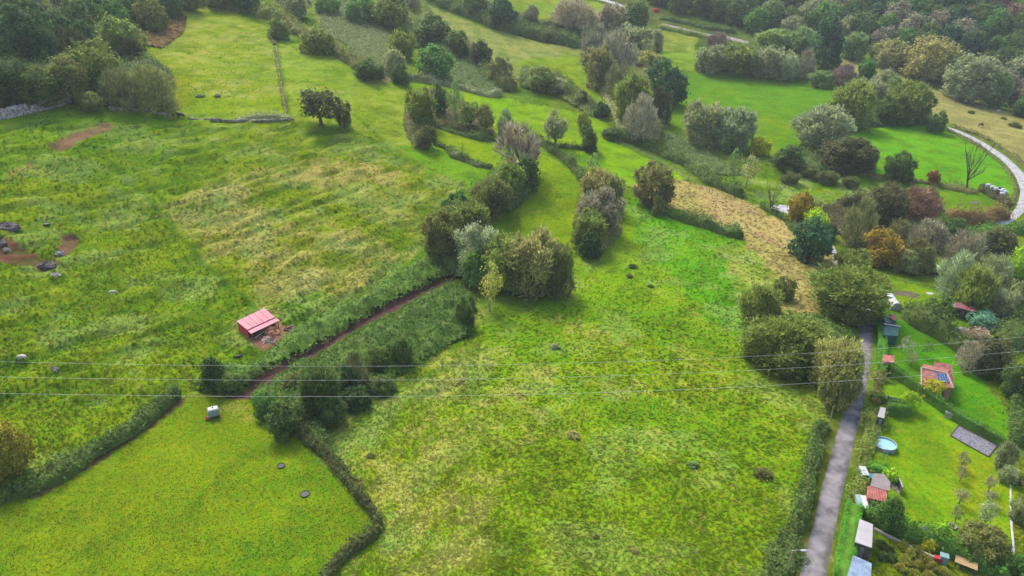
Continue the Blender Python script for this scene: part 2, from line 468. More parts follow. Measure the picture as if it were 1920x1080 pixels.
def spacing(a, b, s0, s1):
    out = [a]; 
    while out[-1] < b:
        f = (out[-1] - a) / (b - a); out.append(out[-1] + s0 + (s1 - s0) * f)
    return out
ys = list(np.arange(-160, 40, 20.)) + spacing(42, 175, .42, .75) + spacing(176, 430, .8, 1.7) + spacing(432, 660, 4, 14) + [700, 800, 1000, 1400]
xr = spacing(0, 120, .5, .75) + spacing(121, 330, 1.0, 2.0) + spacing(334, 520, 8, 16) + [560, 640, 800, 1000, 1400]
xs = [-q for q in reversed(xr[1:])] + xr
XX, YY = np.meshgrid(np.array(xs), np.array(ys)); nxg, nyg = len(xs), len(ys)
gx, gy = XX.ravel(), YY.ravel()
g_rgb, g_st, g_ro, g_px, g_py = surface(gx, gy)
road_near = np.zeros(gx.shape)
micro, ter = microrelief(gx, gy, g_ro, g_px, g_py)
ROADP = [np.array(p, float) for p in (
   [(1470,1200),(1490,1060),(1515,960),(1545,850),(1570,790),(1598,690),(1600,575),(1650,575),(1645,690),(1630,780),(1605,880),(1585,960),(1565,1060),(1550,1200)],
   [(1420,385),(1540,385),(1540,425),(1500,430)],
   [(1760,232),(1800,240),(1870,278),(1930,320),(1960,400),(1900,440),(1820,440),(1810,420),(1870,412),(1900,380),(1900,330),(1850,280)],
   [(1095,-10),(1210,25),(1200,40)],[(1240,40),(1410,70),(1400,88),(1300,70)])]
for P in ROADP: road_near[inpoly(g_px, g_py, P) & (gy > 20)] = 1
micro = micro * (1 - road_near)
track = inpoly(g_px, g_py, np.array([(430,742),(500,698),(600,645),(700,585),(800,534),(862,506),(866,518),(800,548),(700,600),(600,658),(520,703),(470,748)], float))
micro = micro - .5 * track
for P, dd in (([(92,272),(200,231),(212,240),(110,283)], .55), ([(0,440),(40,460),(110,492),(80,505),(20,490),(-30,480)], .5), ([(110,455),(122,440),(150,442),(146,455),(122,478),(105,480)], .4)):
    micro = micro - dd * inpoly(g_px, g_py, np.array(P, float))
gz = ground(gx, gy) + micro
edge = np.maximum(np.abs(gx) - 520, 0) + np.maximum(gy - 650, 0)
gz = gz + edge * .05
# albedo variety: sward patches, rank grass with shade painted into terracette hollows, dead straw
big = fbm(gx / 22., gy / 22., 101) - .5
med = fbm(gx / 5., gy / 5., 111) - .5
ca_, sa_ = np.where(g_px < 900, .62, .72), np.where(g_px < 900, .78, -.69)
sml = fbm((gx * ca_ + gy * sa_) / 2.6, (-gx * sa_ + gy * ca_) / .8, 121, 2) - .5
lush = lin((80, 138, 10)) * AK; yell = lin((132, 146, 2)) * AK; straw = lin((184, 174, 98)) * AK
k = np.clip(.5 + 2.2 * big + .9 * med, 0, 1)[:, None]
gm = (g_rgb[:, 1] > g_rgb[:, 0] * 1.04).astype(float)[:, None]
pale = lin((150, 172, 92)) * AK
var = rgbv = g_rgb * (1 + .45 * med[:, None] + .2 * sml[:, None])
kl = .3 * (1 - k) * gm
var = var * (1 - kl) + lush * kl
ky = .3 * k * gm
var = var * (1 - ky) + yell * ky
kd = (sstep(.5, .66, fbm(gx / 4.2 + 9, gy / 4.2, 171, 3)) * .38)[:, None] * gm
var = var * (1 - kd) + lin((96, 126, 8)) * AK * .8 * kd
kp = (sstep(.5, .68, fbm(gx / 6.5 + 50, gy / 6.5, 161, 3)) * np.clip(g_ro - .45, 0, 1) * 1.1)[:, None] * gm
var = var * (1 - kp) + pale * (1 + .5 * sml[:, None]) * kp
sm = np.clip(sstep(.36, .84, .5 + 1.0 * med + 0.6 * sml + (g_st - .45) * .75), 0, 1) * np.clip(g_st * 1.0, 0, .62) * np.where(gm[:, 0] > 0, 1, np.where(g_rgb[:, 1] > lin((0, 130, 0))[1] * AK, 1, .25))
var = var * (1 - sm[:, None]) + straw * (1 + .4 * sml[:, None]) * sm[:, None]
low = np.clip(-ter * 1.3, 0, 1)[:, None] * .55  # terracette hollows tinted darker green: rank grass doubling as painted shade
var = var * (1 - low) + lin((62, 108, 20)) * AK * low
var = np.clip(var, .004, .9)

m, N, L, B = newmat("meadow_ground")
at1 = N.new("ShaderNodeAttribute"); at1.attribute_name = "Col"
ge = N.new("ShaderNodeNewGeometry")
nA = N.new("ShaderNodeTexNoise"); nA.inputs["Scale"].default_value = 2.2; nA.inputs["Detail"].default_value = 7; nA.inputs["Roughness"].default_value = .72
L.new(ge.outputs["Position"], nA.inputs["Vector"])
mr = N.new("ShaderNodeMapRange"); mr.inputs[1].default_value = .3; mr.inputs[2].default_value = .7; mr.inputs[3].default_value = .64; mr.inputs[4].default_value = 1.36
L.new(nA.outputs[0], mr.inputs[0])
hs = N.new("ShaderNodeHueSaturation"); L.new(at1.outputs["Color"], hs.inputs["Color"]); L.new(mr.outputs[0], hs.inputs["Value"])
nB = N.new("ShaderNodeTexNoise"); nB.inputs["Scale"].default_value = .9; nB.inputs["Detail"].default_value = 4
L.new(ge.outputs["Position"], nB.inputs["Vector"])
mh = N.new("ShaderNodeMapRange"); mh.inputs[1].default_value = .3; mh.inputs[2].default_value = .7; mh.inputs[3].default_value = .475; mh.inputs[4].default_value = .525
L.new(nB.outputs[0], mh.inputs[0]); L.new(mh.outputs[0], hs.inputs["Hue"])
L.new(hs.outputs[0], B.inputs["Base Color"])
B.inputs["Roughness"].default_value = .9; B.inputs["Specular IOR Level"].default_value = 0.0
bp = N.new("ShaderNodeBump"); bp.inputs["Strength"].default_value = .35; bp.inputs["Distance"].default_value = .2
nC = N.new("ShaderNodeTexNoise"); nC.inputs["Scale"].default_value = 3.2; nC.inputs["Detail"].default_value = 5; nC.inputs["Roughness"].default_value = .7
L.new(ge.outputs["Position"], nC.inputs["Vector"]); L.new(nC.outputs[0], bp.inputs["Height"]); L.new(bp.outputs[0], B.inputs["Normal"])
ii, jj = np.meshgrid(np.arange(nxg - 1), np.arange(nyg - 1)); q = (jj * nxg + ii).ravel()
gme = fast_mesh("ground", np.stack([gx, gy, gz], 1), np.stack([q, q + 1, q + nxg + 1, q + nxg], 1), m, smooth=True)
ca = gme.attributes.new("Col", 'FLOAT_COLOR', 'POINT')
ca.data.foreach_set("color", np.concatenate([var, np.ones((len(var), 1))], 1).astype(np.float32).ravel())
tag(link("ground", gme), kind="structure")

# grass blades and dead stalks standing on the meadows, one mass
xs_, ys_ = np.array(xs), np.array(ys)
def grass(n, seed):
    r = np.random.default_rng(seed)
    px = r.uniform(-60, 1980, n); py = r.uniform(60, 1110, n)
    p, t = hit(px, py)
    x, y = p[:, 0], p[:, 1]
    rgb, st, ro, qx, qy = surface(x, y)
    keep = np.ones(n, bool)
    for P in ROADP: keep &= ~inpoly(qx, qy, P)
    keep &= (rgb[:, 1] > lin((0, 116, 0))[1] * AK) & (t < 330)
    keep &= (ro > .22) | (r.random(n) < .5)
    x, y, t, rgb, st, ro, qx, qy = [a[keep] for a in (x, y, t, rgb, st, ro, qx, qy)]
    mz, _ = microrelief(x, y, ro, qx, qy); z = ground(x, y) + mz
    n = len(x)
    hgt = (.06 + .30 * ro * np.clip(ro * 1.3, .3, 1) * (fbm(x / 3., y / 3., 131) + .15)) * r.uniform(.6, 1.4, n) * (1 + t / 400) * .62
    wid = (.05 + .0005 * t) * r.uniform(.7, 1.4, n)
    V, Fc, C = [], [], []
    med = fbm(x / 5., y / 5., 111) - .5; sml = fbm(x / 1.3, y / 1.3, 121, 2) - .5
    dead = r.random(n) < np.clip(.01 + st * .38 + med * st * 1.2, 0, .7)
    ix = np.clip(np.searchsorted(xs_, x), 0, nxg - 1); iy = np.clip(np.searchsorted(ys_, y), 0, nyg - 1)
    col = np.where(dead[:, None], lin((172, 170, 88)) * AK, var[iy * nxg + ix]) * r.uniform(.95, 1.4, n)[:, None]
    for b in range(3):
        a = np.where(qx < 900, .9, -.75) + 2.2 * (fbm(x / 9., y / 9., 141) - .5) + r.normal(size=n) * .7; lean = r.uniform(1.2, 3.4, n) * hgt
        dx, dy = np.cos(a), np.sin(a)
        p0 = np.stack([x - dy * wid, y + dx * wid, z - .03], 1); p1 = np.stack([x + dy * wid, y - dx * wid, z - .03], 1)
        p2 = np.stack([x + dx * lean, y + dy * lean, z + hgt * r.uniform(.6, 1.1, n)], 1)
        V.append(np.stack([p0, p1, p2], 1)); C.append(np.repeat(col[:, None, :], 3, 1))
    V = np.concatenate(V).reshape(-1, 3); C = np.concatenate(C).reshape(-1, 3)
    me = fast_mesh("meadow_grass", V, np.arange(len(V)).reshape(-1, 3), M_GRASS)
    ca = me.attributes.new("Col", 'FLOAT_COLOR', 'POINT')
    ca.data.foreach_set("color", np.concatenate([np.clip(C, .004, .9), np.ones((len(C), 1))], 1).astype(np.float32).ravel())
    return me
M_GRASS, N, L, B = newmat("grass_blades")
a1 = N.new("ShaderNodeAttribute"); a1.attribute_name = "Col"
N.remove(B); df = N.new("ShaderNodeBsdfDiffuse"); L.new(a1.outputs["Color"], df.inputs[0])
tr = N.new("ShaderNodeBsdfTranslucent"); L.new(a1.outputs["Color"], tr.inputs[0])
mx = N.new("ShaderNodeMixShader"); mx.inputs[0].default_value = .5
L.new(df.outputs[0], mx.inputs[1]); L.new(tr.outputs[0], mx.inputs[2]); L.new(mx.outputs[0], N["Material Output"].inputs[0])
tag(link("meadow_grass", grass(130000, 5)), "rough green and straw coloured meadow grass", "grass", kind="stuff")

# ------------------------------------------------------------------ roads and paths: strips between their sighted edges
M_ASPH = mat("worn_asphalt", (120, 116, 118), 0.85, .25, .55, bump=.25, dirt=(92, 88, 90))
def worn_road(m, amt):
    N, L = m.node_tree.nodes, m.node_tree.links; B = N["Principled BSDF"]; src = B.inputs["Base Color"].links[0].from_socket
    at_ = N.new("ShaderNodeAttribute"); at_.attribute_name = "across"
    ge_ = N.new("ShaderNodeNewGeometry"); nz = N.new("ShaderNodeTexNoise"); nz.inputs["Scale"].default_value = .6; nz.inputs["Detail"].default_value = 5; L.new(ge_.outputs["Position"], nz.inputs["Vector"])
    ad = N.new("ShaderNodeMath"); ad.operation = 'MULTIPLY_ADD'; ad.inputs[1].default_value = .8; L.new(nz.outputs[0], ad.inputs[0]); L.new(at_.outputs["Fac"], ad.inputs[2])
    rp = N.new("ShaderNodeValToRGB"); e = rp.color_ramp.elements; e[0].position = .46; e[1].position = .68; e[0].color = (.40, .37, .32, 1); e[1].color = (1, 1, 1, 1)
    e2 = rp.color_ramp.elements.new(.8); e2.color = (1.06, 1.06, 1.06, 1); e3 = rp.color_ramp.elements.new(1.0); e3.color = (amt, amt, amt, 1)
    L.new(ad.outputs[0], rp.inputs[0]); mx_ = N.new("ShaderNodeMix"); mx_.data_type = 'RGBA'; mx_.blend_type = 'MULTIPLY'; mx_.inputs[0].default_value = 1
    L.new(src, mx_.inputs[6]); L.new(rp.outputs[0], mx_.inputs[7]); L.new(mx_.outputs[2], B.inputs["Base Color"])
worn_road(M_ASPH, .58)
M_CONC = mat("pale_concrete", (158, 156, 160), 0.85, .2, .8, bump=.2, dirt=(128, 125, 124))
M_PAVE = mat("path_concrete", (168, 164, 160), 0.9, .25, 1.5, bump=.2)
def strip(name, left, right, material, lift=.07, n=6, cross=6):
    l3 = hit([p[0] for p in left], [p[1] for p in left])[0]; r3 = hit([p[0] for p in right], [p[1] for p in right])[0]
    def resample(P):
        s = np.concatenate([[0], np.cumsum(np.linalg.norm(np.diff(P[:, :2], axis=0), axis=1))]); s /= s[-1]
        u = np.linspace(0, 1, (len(P) - 1) * n + 1)
        # smooth (Catmull-like) by fitting through a dense linear resample then averaging
        Q = np.stack([np.interp(u, s, P[:, k]) for k in range(2)], 1)
        for _ in range(3):
            Q[1:-1] = .25 * Q[:-2] + .5 * Q[1:-1] + .25 * Q[2:]
        return Q
    a, b = resample(l3), resample(r3)
    jit = (vnoise(np.arange(len(a)) * .7, np.zeros(len(a)), 9) - .5)[:, None] * .12
    a = a + jit * (b - a) / np.maximum(np.linalg.norm(b - a, axis=1)[:, None], .1)
    V = []
    for i in range(len(a)):
        for k in range(cross + 1):
            f = k / cross; x, y = a[i] * (1 - f) + b[i] * f
            V.append((x, y, float(ground(x, y)) + lift - .05 * (2 * f - 1) ** 2 + (-.12 if k in (0, cross) else 0)))
    Fq = [(i * (cross + 1) + k, i * (cross + 1) + k + 1, (i + 1) * (cross + 1) + k + 1, (i + 1) * (cross + 1) + k) for i in range(len(a) - 1) for k in range(cross)]
    me = fast_mesh(name, V, Fq, material, True); av = me.attributes.new("across", 'FLOAT', 'POINT'); av.data.foreach_set("value", np.tile(np.array([.0, .22, .36, .4, .44, .56, .7][:cross + 1], np.float32), len(V) // (cross + 1)))
    return tag(link(name, me), kind="structure")
strip("road", [(1476,1140),(1491,1080),(1505,1030),(1522,970),(1538,900),(1554,845),(1569,795),(1584,755),(1597,705),(1605,660),(1608,620),(1608,585)],
      [(1545,1140),(1557,1080),(1567,1020),(1581,945),(1595,885),(1606,830),(1618,780),(1628,735),(1635,690),(1639,650),(1642,615),(1644,585)], M_ASPH)
strip("lane", [(1612,585),(1598,550),(1572,508),(1556,486),(1553,470),(1530,448),(1500,425),(1482,402),(1430,390),(1440,384)],
      [(1644,585),(1625,552),(1596,512),(1574,492),(1570,470),(1552,440),(1535,420),(1520,403),(1500,388),(1480,381)], M_CONC)
strip("valley_road", [(1780,243),(1810,256),(1850,281),(1880,303),(1903,333),(1911,362),(1903,389),(1882,410),(1855,422),(1820,431),(1770,430)],
      [(1776,237),(1805,246),(1850,268),(1890,294),(1924,325),(1937,362),(1927,395),(1895,421),(1862,430),(1820,436),(1770,436)], M_CONC)
strip("far_track", [(1085,-14),(1115,-2),(1150,8),(1195,26)], [(1088,-18),(1118,-7),(1156,4),(1203,22)], M_CONC)
M_TRACK = mat("gravel_track", (128, 122, 112), .95, .25, 1.0, bump=.3)
strip("upper_track", [(1240,47),(1290,58),(1330,68),(1372,76),(1404,84)], [(1240,43),(1290,54),(1330,64),(1372,68),(1404,77)], M_TRACK)
strip("garden_path", [(1893,893),(1892,960),(1897,1010),(1898,1035),(1890,1060),(1872,1082),(1840,1110)],
      [(1897,893),(1898,960),(1902,1010),(1905,1038),(1899,1064),(1884,1085),(1858,1114)], M_PAVE)
# ------------------------------------------------------------------ foliage
def leaf_quads(P, A, Nn, Ln, Wd):
    """kite-shaped leaf clumps: centre P, long axis A, normal Nn"""
    A = A / np.linalg.norm(A, axis=1)[:, None]
    Bv = np.cross(Nn, A); Bv /= np.maximum(np.linalg.norm(Bv, axis=1)[:, None], 1e-6)
    l = Ln[:, None] / 2; w2 = Wd[:, None] / 2
    return np.stack([P - A * l, P + Bv * w2 - A * l * .1, P + A * l, P - Bv * w2 - A * l * .1], 1)

def unit(n, r):
    v = r.normal(size=(n, 3)); return v / np.linalg.norm(v, axis=1)[:, None]

def crown_verts(kind, nleaf, leaf, nl, seed, zlo=.0):
    """crown in a unit box: x,y in -1..1, z in 0..2"""
    r = np.random.default_rng(seed)
    C, R = [], []
    k = 0
    while len(C) < nl and k < 4000:
        k += 1
        d = unit(1, r)[0]
        if d[2] < -.55: continue
        rad = r.uniform(.15, .40)
        ext = .72 + .55 * vnoise(np.array([d[0] * 1.3 + seed * 3.1]), np.array([d[1] * 1.3 + d[2] * 1.1]), seed)[0]
        c = d * (1 - rad) * ext * r.uniform(.85, 1.06)
        if c[2] < .15:                       # skirts come down to the ground, dome-shaped
            h = np.hypot(c[0], c[1]) + 1e-6; c[:2] *= (1 - rad) * r.uniform(.55, 1.0) / h
        if all(np.linalg.norm(c - q) > .62 * (rad + s) * .75 for q, s in zip(C, R)):
            C.append(c); R.append(rad)
    C.append(np.array([0, 0, -.05])); R.append(.6)
    C = np.array(C); R = np.array(R)
    wgt = R ** 2; wgt /= wgt.sum()
    n0 = int(nleaf * 1.9)
    li = r.choice(len(C), n0, p=wgt)
    d = unit(n0, r) + .55 * C[li] + np.array([0, 0, .25]); d /= np.linalg.norm(d, axis=1)[:, None]
    rr = R[li] * np.where(r.random(n0) < .18, r.uniform(1.0, 1.55, n0), r.uniform(.62, 1.07, n0) ** .8)
    P = C[li] + d * rr[:, None]
    inside = np.zeros(n0, bool)
    for c, s in zip(C, R): inside |= np.linalg.norm(P - c, axis=1) < s * .6
    # ragged holes
    hole = fbm(P[:, 0] * 3.1 + 40 + P[:, 2] * 1.7, P[:, 1] * 3.1 + 7 - P[:, 2] * 2.3, seed, 2) < .40
    ok = ~inside & ~(hole & (r.random(n0) < .75)); P, d = P[ok][:nleaf], d[ok][:nleaf]
    P[:, 2] = np.where(P[:, 2] < -.6, -.6 - (P[:, 2] + .6) * .3, P[:, 2])
    n = len(P)
    P = P + np.array([0, 0, 1.0])
    if zlo == 0: P[:, 2] = .03 + (P[:, 2] - .34) / 1.66 * 1.97
    else: P[:, 2] = zlo + P[:, 2] * (2 - zlo) / 2
    if kind == 'willow':
        A = d + np.array([0, 0, .5]) + .45 * r.normal(size=(n, 3)); Nn = unit(n, r); asp = .38
    elif kind == 'twiggy':
        A = d + np.array([0, 0, .7]) + .35 * r.normal(size=(n, 3)); Nn = unit(n, r); asp = .13
    else:
        Nn = d + .7 * r.normal(size=(n, 3)) + np.array([0, 0, .3]); A = np.cross(Nn, unit(n, r)); asp = .7
    Ln = leaf * r.uniform(.6, 1.5, n)
    return leaf_quads(P, A, Nn, Ln, Ln * asp)

def conifer_verts(nleaf, leaf, seed):
    r = np.random.default_rng(seed)
    z = 2 * (1 - np.sqrt(r.random(nleaf))) * .98 + .02
    whorl = np.round(z * 8) / 8; z = z * .35 + whorl * .65
    rad = ((2 - z) / 2) ** .62 * .95 * (.8 + .3 * r.random(nleaf)) * (.82 + .25 * np.sin(z * 26))
    ph = r.uniform(0, 2 * np.pi, nleaf); q = r.random(nleaf) ** .45
    P = np.stack([rad * q * np.cos(ph), rad * q * np.sin(ph), z - .12 * q * rad], 1)
    A = np.stack([np.cos(ph), np.sin(ph), -.25 + .4 * r.normal(size=nleaf)], 1) + .25 * r.normal(size=(nleaf, 3))
    Nn = unit(nleaf, r) + np.array([0, 0, .8]); Ln = leaf * r.uniform(.6, 1.4, nleaf)
    return leaf_quads(P, A, Nn, Ln, Ln * .38)

def quads_mesh(name, Q, mat):
    V = Q.reshape(-1, 3); return fast_mesh(name, V, np.arange(len(V)).reshape(-1, 4), mat)

def trunk_mesh(name, mat, seed, h=.95, r0=.07, limbs=5, twigs=0, spread=.6, top=1.75, lean=.06):
    rd = random.Random(seed); b = MB()
    pts = [Vector((0, 0, -.12))]; x = y = 0
    for k in range(1, 5):
        x += rd.uniform(-lean, lean); y += rd.uniform(-lean, lean); pts.append(Vector((x, y, h * k / 4)))
    b.path(pts, [r0 * 1.5, r0, r0 * .85, r0 * .7, r0 * .55], 7)
    ends = []
    for k in range(limbs):
        a = 2 * math.pi * (k + rd.uniform(-.3, .3)) / limbs; s = pts[rd.choice((2, 3, 4))]
        e = Vector((math.cos(a) * spread * rd.uniform(.7, 1.1), math.sin(a) * spread * rd.uniform(.7, 1.1), rd.uniform(h + .1, top)))
        mid = s.lerp(e, .5) + Vector((rd.uniform(-.08, .08), rd.uniform(-.08, .08), -.06 if not twigs else .05))
        b.path([s, mid, e], [r0 * .5, r0 * .34, r0 * .12], 5); ends.append((s, mid, e))
        for q in range(twigs):
            f = rd.uniform(.2, 1); p = s.lerp(mid, f * 2) if f < .5 else mid.lerp(e, f * 2 - 1)
            dv = (Vector((rd.gauss(0, .5), rd.gauss(0, .5), rd.uniform(.3, 1))) + (e - s).normalized() * .6).normalized() * rd.uniform(.2, .5)
            b.path([p, p + dv * .5 + Vector((0, 0, .02)), p + dv], [r0 * .16, r0 * .1, r0 * .04], 3)
            for z in range(3):
                p2 = p + dv * rd.uniform(.3, 1); d2 = (dv.normalized() + Vector((rd.gauss(0, .6), rd.gauss(0, .6), .3))).normalized() * rd.uniform(.1, .24)
                b.path([p2, p2 + d2], [r0 * .07, r0 * .025], 3)
    me = bpy.data.meshes.new(name); me.from_pydata(b.v, [], b.f); me.update(); me.materials.append(mat)
    return me

# crowns: L for big near trees, M middling, S small or far
CROWN = {}
for cls, nleaf, leaf, nl in (('L', 9500, .085, 34), ('M', 4000, .12, 26), ('S', 1400, .19, 16)):
    for kind in ('willow', 'broad', 'twiggy'):
        CROWN[kind, cls] = [quads_mesh(kind + "_crown", crown_verts(kind, int(nleaf * (1.0 if kind != 'willow' else 1.35)), leaf * (1 if kind == 'broad' else 1.3 if kind == 'willow' else 2.1), nl, 11 * v + hash(cls) % 1 + {'willow': 1, 'broad': 2, 'twiggy': 3}[kind] + {'L': 100, 'M': 200, 'S': 300}[cls]), M_LEAF if kind != 'twiggy' else M_TWIG) for v in range(6 if cls != 'S' else 4)]
CROWN['open', 'M'] = [quads_mesh("open_crown", crown_verts('broad', 2200, .12, 14, 401 + v, zlo=.22), M_LEAF) for v in range(3)]
CROWN['sparse', 'M'] = [quads_mesh("sparse_crown", crown_verts('broad', 900, .11, 11, 431 + v, zlo=.3), M_LEAF) for v in range(2)]
CROWN['conifer', 'M'] = [quads_mesh("conifer_crown", conifer_verts(3200, .22, 451 + v), M_LEAF) for v in range(2)]
TRUNK = {'std': trunk_mesh("trunk", M_BARK, 1), 'std2': trunk_mesh("trunk", M_BARK, 2, limbs=4), 'open': trunk_mesh("trunk", M_BARK, 3, h=.8, r0=.085, limbs=6),
         'pale': trunk_mesh("trunk", M_PALEBARK, 4, h=1.0, r0=.06, limbs=6), 'bare': trunk_mesh("trunk", M_BARK, 5, h=.75, r0=.06, limbs=8, twigs=9, spread=.8, top=2.0),
         'palebare': trunk_mesh("trunk", M_PALEBARK, 6, h=.6, r0=.05, limbs=9, twigs=7, spread=.8, top=2.0), 'mast': trunk_mesh("trunk", M_BARK, 7, h=1.9, r0=.04, limbs=0, lean=.01),
         'tallpale': trunk_mesh("trunk", M_PALEBARK, 8, h=1.6, r0=.05, limbs=5, spread=.5, top=1.9, lean=.03)}

def _tone(v):
    c = lin(v) * 1.95
    return tuple(c * (1.0, 1.07, .84)) if v[1] >= v[0] - 4 else tuple(c * (.95, 1.0, .85))
TINT = {k: _tone(v) for k, v in dict(
    olive=(96,106,52), greyol=(112,116,88), dark=(52,72,40), green=(74,102,48), bluegreen=(52,76,52), brown=(102,100,66), tan=(126,122,78),
    greybrown=(116,110,94), pink=(132,122,106), rust=(112,78,50), yellow=(134,130,30), lime=(124,146,30), gold=(116,100,36), grey=(118,124,100),
    reddish=(108,88,72), purple=(116,100,98), heath=(92,102,66), bramble=(62,86,36), bramble2=(80,101,42), palegreen=(96,114,68), hedge=(66,98,40), brighthedge=(70,116,40),
    darkbrown=(74,74,48), browngreen=(92,94,54), rustbrown=(108,90,58), darkfir=(50,84,44), straw=(138,134,66), bluish=(92,128,112), dimgreen=(70,86,44), fern=(84,98,62)).items()}
def tint(c, j=.12):
    base = TINT[c] if isinstance(c, str) else c
    f = random.uniform(1 - j, 1 + j)
    return (base[0] * f * random.uniform(.95, 1.05), base[1] * f, base[2] * f * random.uniform(.93, 1.07), 1)

def size_up(x0, y0, x1, y1):
    """ground point and semi-axes of a round crown that fills this box of the photo"""
    cx, cy = (x0 + x1) / 2, (y0 + y1) / 2
    p, t = hit([cx], [y1 - .12 * (y1 - y0)]); t = float(t[0])
    dr = ray(cx, cy); dn = dr / np.linalg.norm(dr); dep = -math.asin(dn[2])
    for _ in range(6):
        a = (x1 - x0) / 2 * t / F; hp = (y1 - y0) / 2 * t / F
        c = math.sqrt(max(hp ** 2 - (a * math.sin(dep)) ** 2, (.42 * a) ** 2)) / math.cos(dep)
        p, tt = hit([cx], [cy], .88 * c); t = float(tt[0])
    return Vector((p[0][0], p[0][1], float(ground(p[0][0], p[0][1])))), a, c, t

def plant(x0, y0, x1, y1, kind, col, label, cat='tree', group=None, trunk='std', name=None, cls=None, j=.1):
    loc, a, c, t = size_up(x0, y0, x1, y1)
    pix = (x1 - x0) / 1920 * 1024
    if cls is None: cls = 'L' if pix > 42 else 'M' if pix > 17 else 'S'
    key = (kind, cls) if (kind, cls) in CROWN else (kind, 'M')
    me = random.choice(CROWN[key])
    rz = random.uniform(0, 6.28)
    loc = loc - Vector((0, 0, .06 * c))
    sc = (a / .97, a / .97, c / .98)
    col = tint(col, j)
    if cat == 'bush':
        o = link(name or "bush", me, None, loc); o.scale = sc; o.rotation_euler.z = rz; o.color = col
        return tag(o, label, cat, group)
    r = empty(name or "tree", loc); r.scale = sc; r.rotation_euler.z = rz
    tag(r, label, cat, group)
    link("trunk", TRUNK[trunk], r)
    k = link("crown", me, r); k.color = col
    return r

def bare(x0, y0, x1, y1, label, trunk='bare', haze=None, group=None):
    loc, a, c, t = size_up(x0, y0, x1, y1)
    loc = at((x0 + x1) / 2, y1 - 1)
    dr = ray((x0 + x1) / 2, (y0 + y1) / 2); dep = -math.asin(dr[2] / np.linalg.norm(dr))
    t = depth((x0 + x1) / 2, y1); hh = (y1 - y0) * t / F / math.cos(dep) / 2
    r = empty("bare_tree", loc); r.scale = (a, a, hh); r.rotation_euler.z = random.uniform(0, 6)
    tag(r, label, 'tree', group); link("trunk", TRUNK[trunk], r)
    if haze:
        k = link("crown", random.choice(CROWN['twiggy', 'S']), r); k.color = tint(haze)
    return r

def world_line(pts, step):
    P = hit([p[0] for p in pts], [p[1] for p in pts])[0][:, :2]
    Q = [P[0]]
    for i in range(len(P) - 1):
        n = max(1, int(np.linalg.norm(P[i + 1] - P[i]) / step))
        Q += [P[i] + (P[i + 1] - P[i]) * k / n for k in range(1, n + 1)]
    Q = np.array(Q)
    for _ in range(4): Q[1:-1] = .25 * Q[:-2] + .5 * Q[1:-1] + .25 * Q[2:]
    return Q

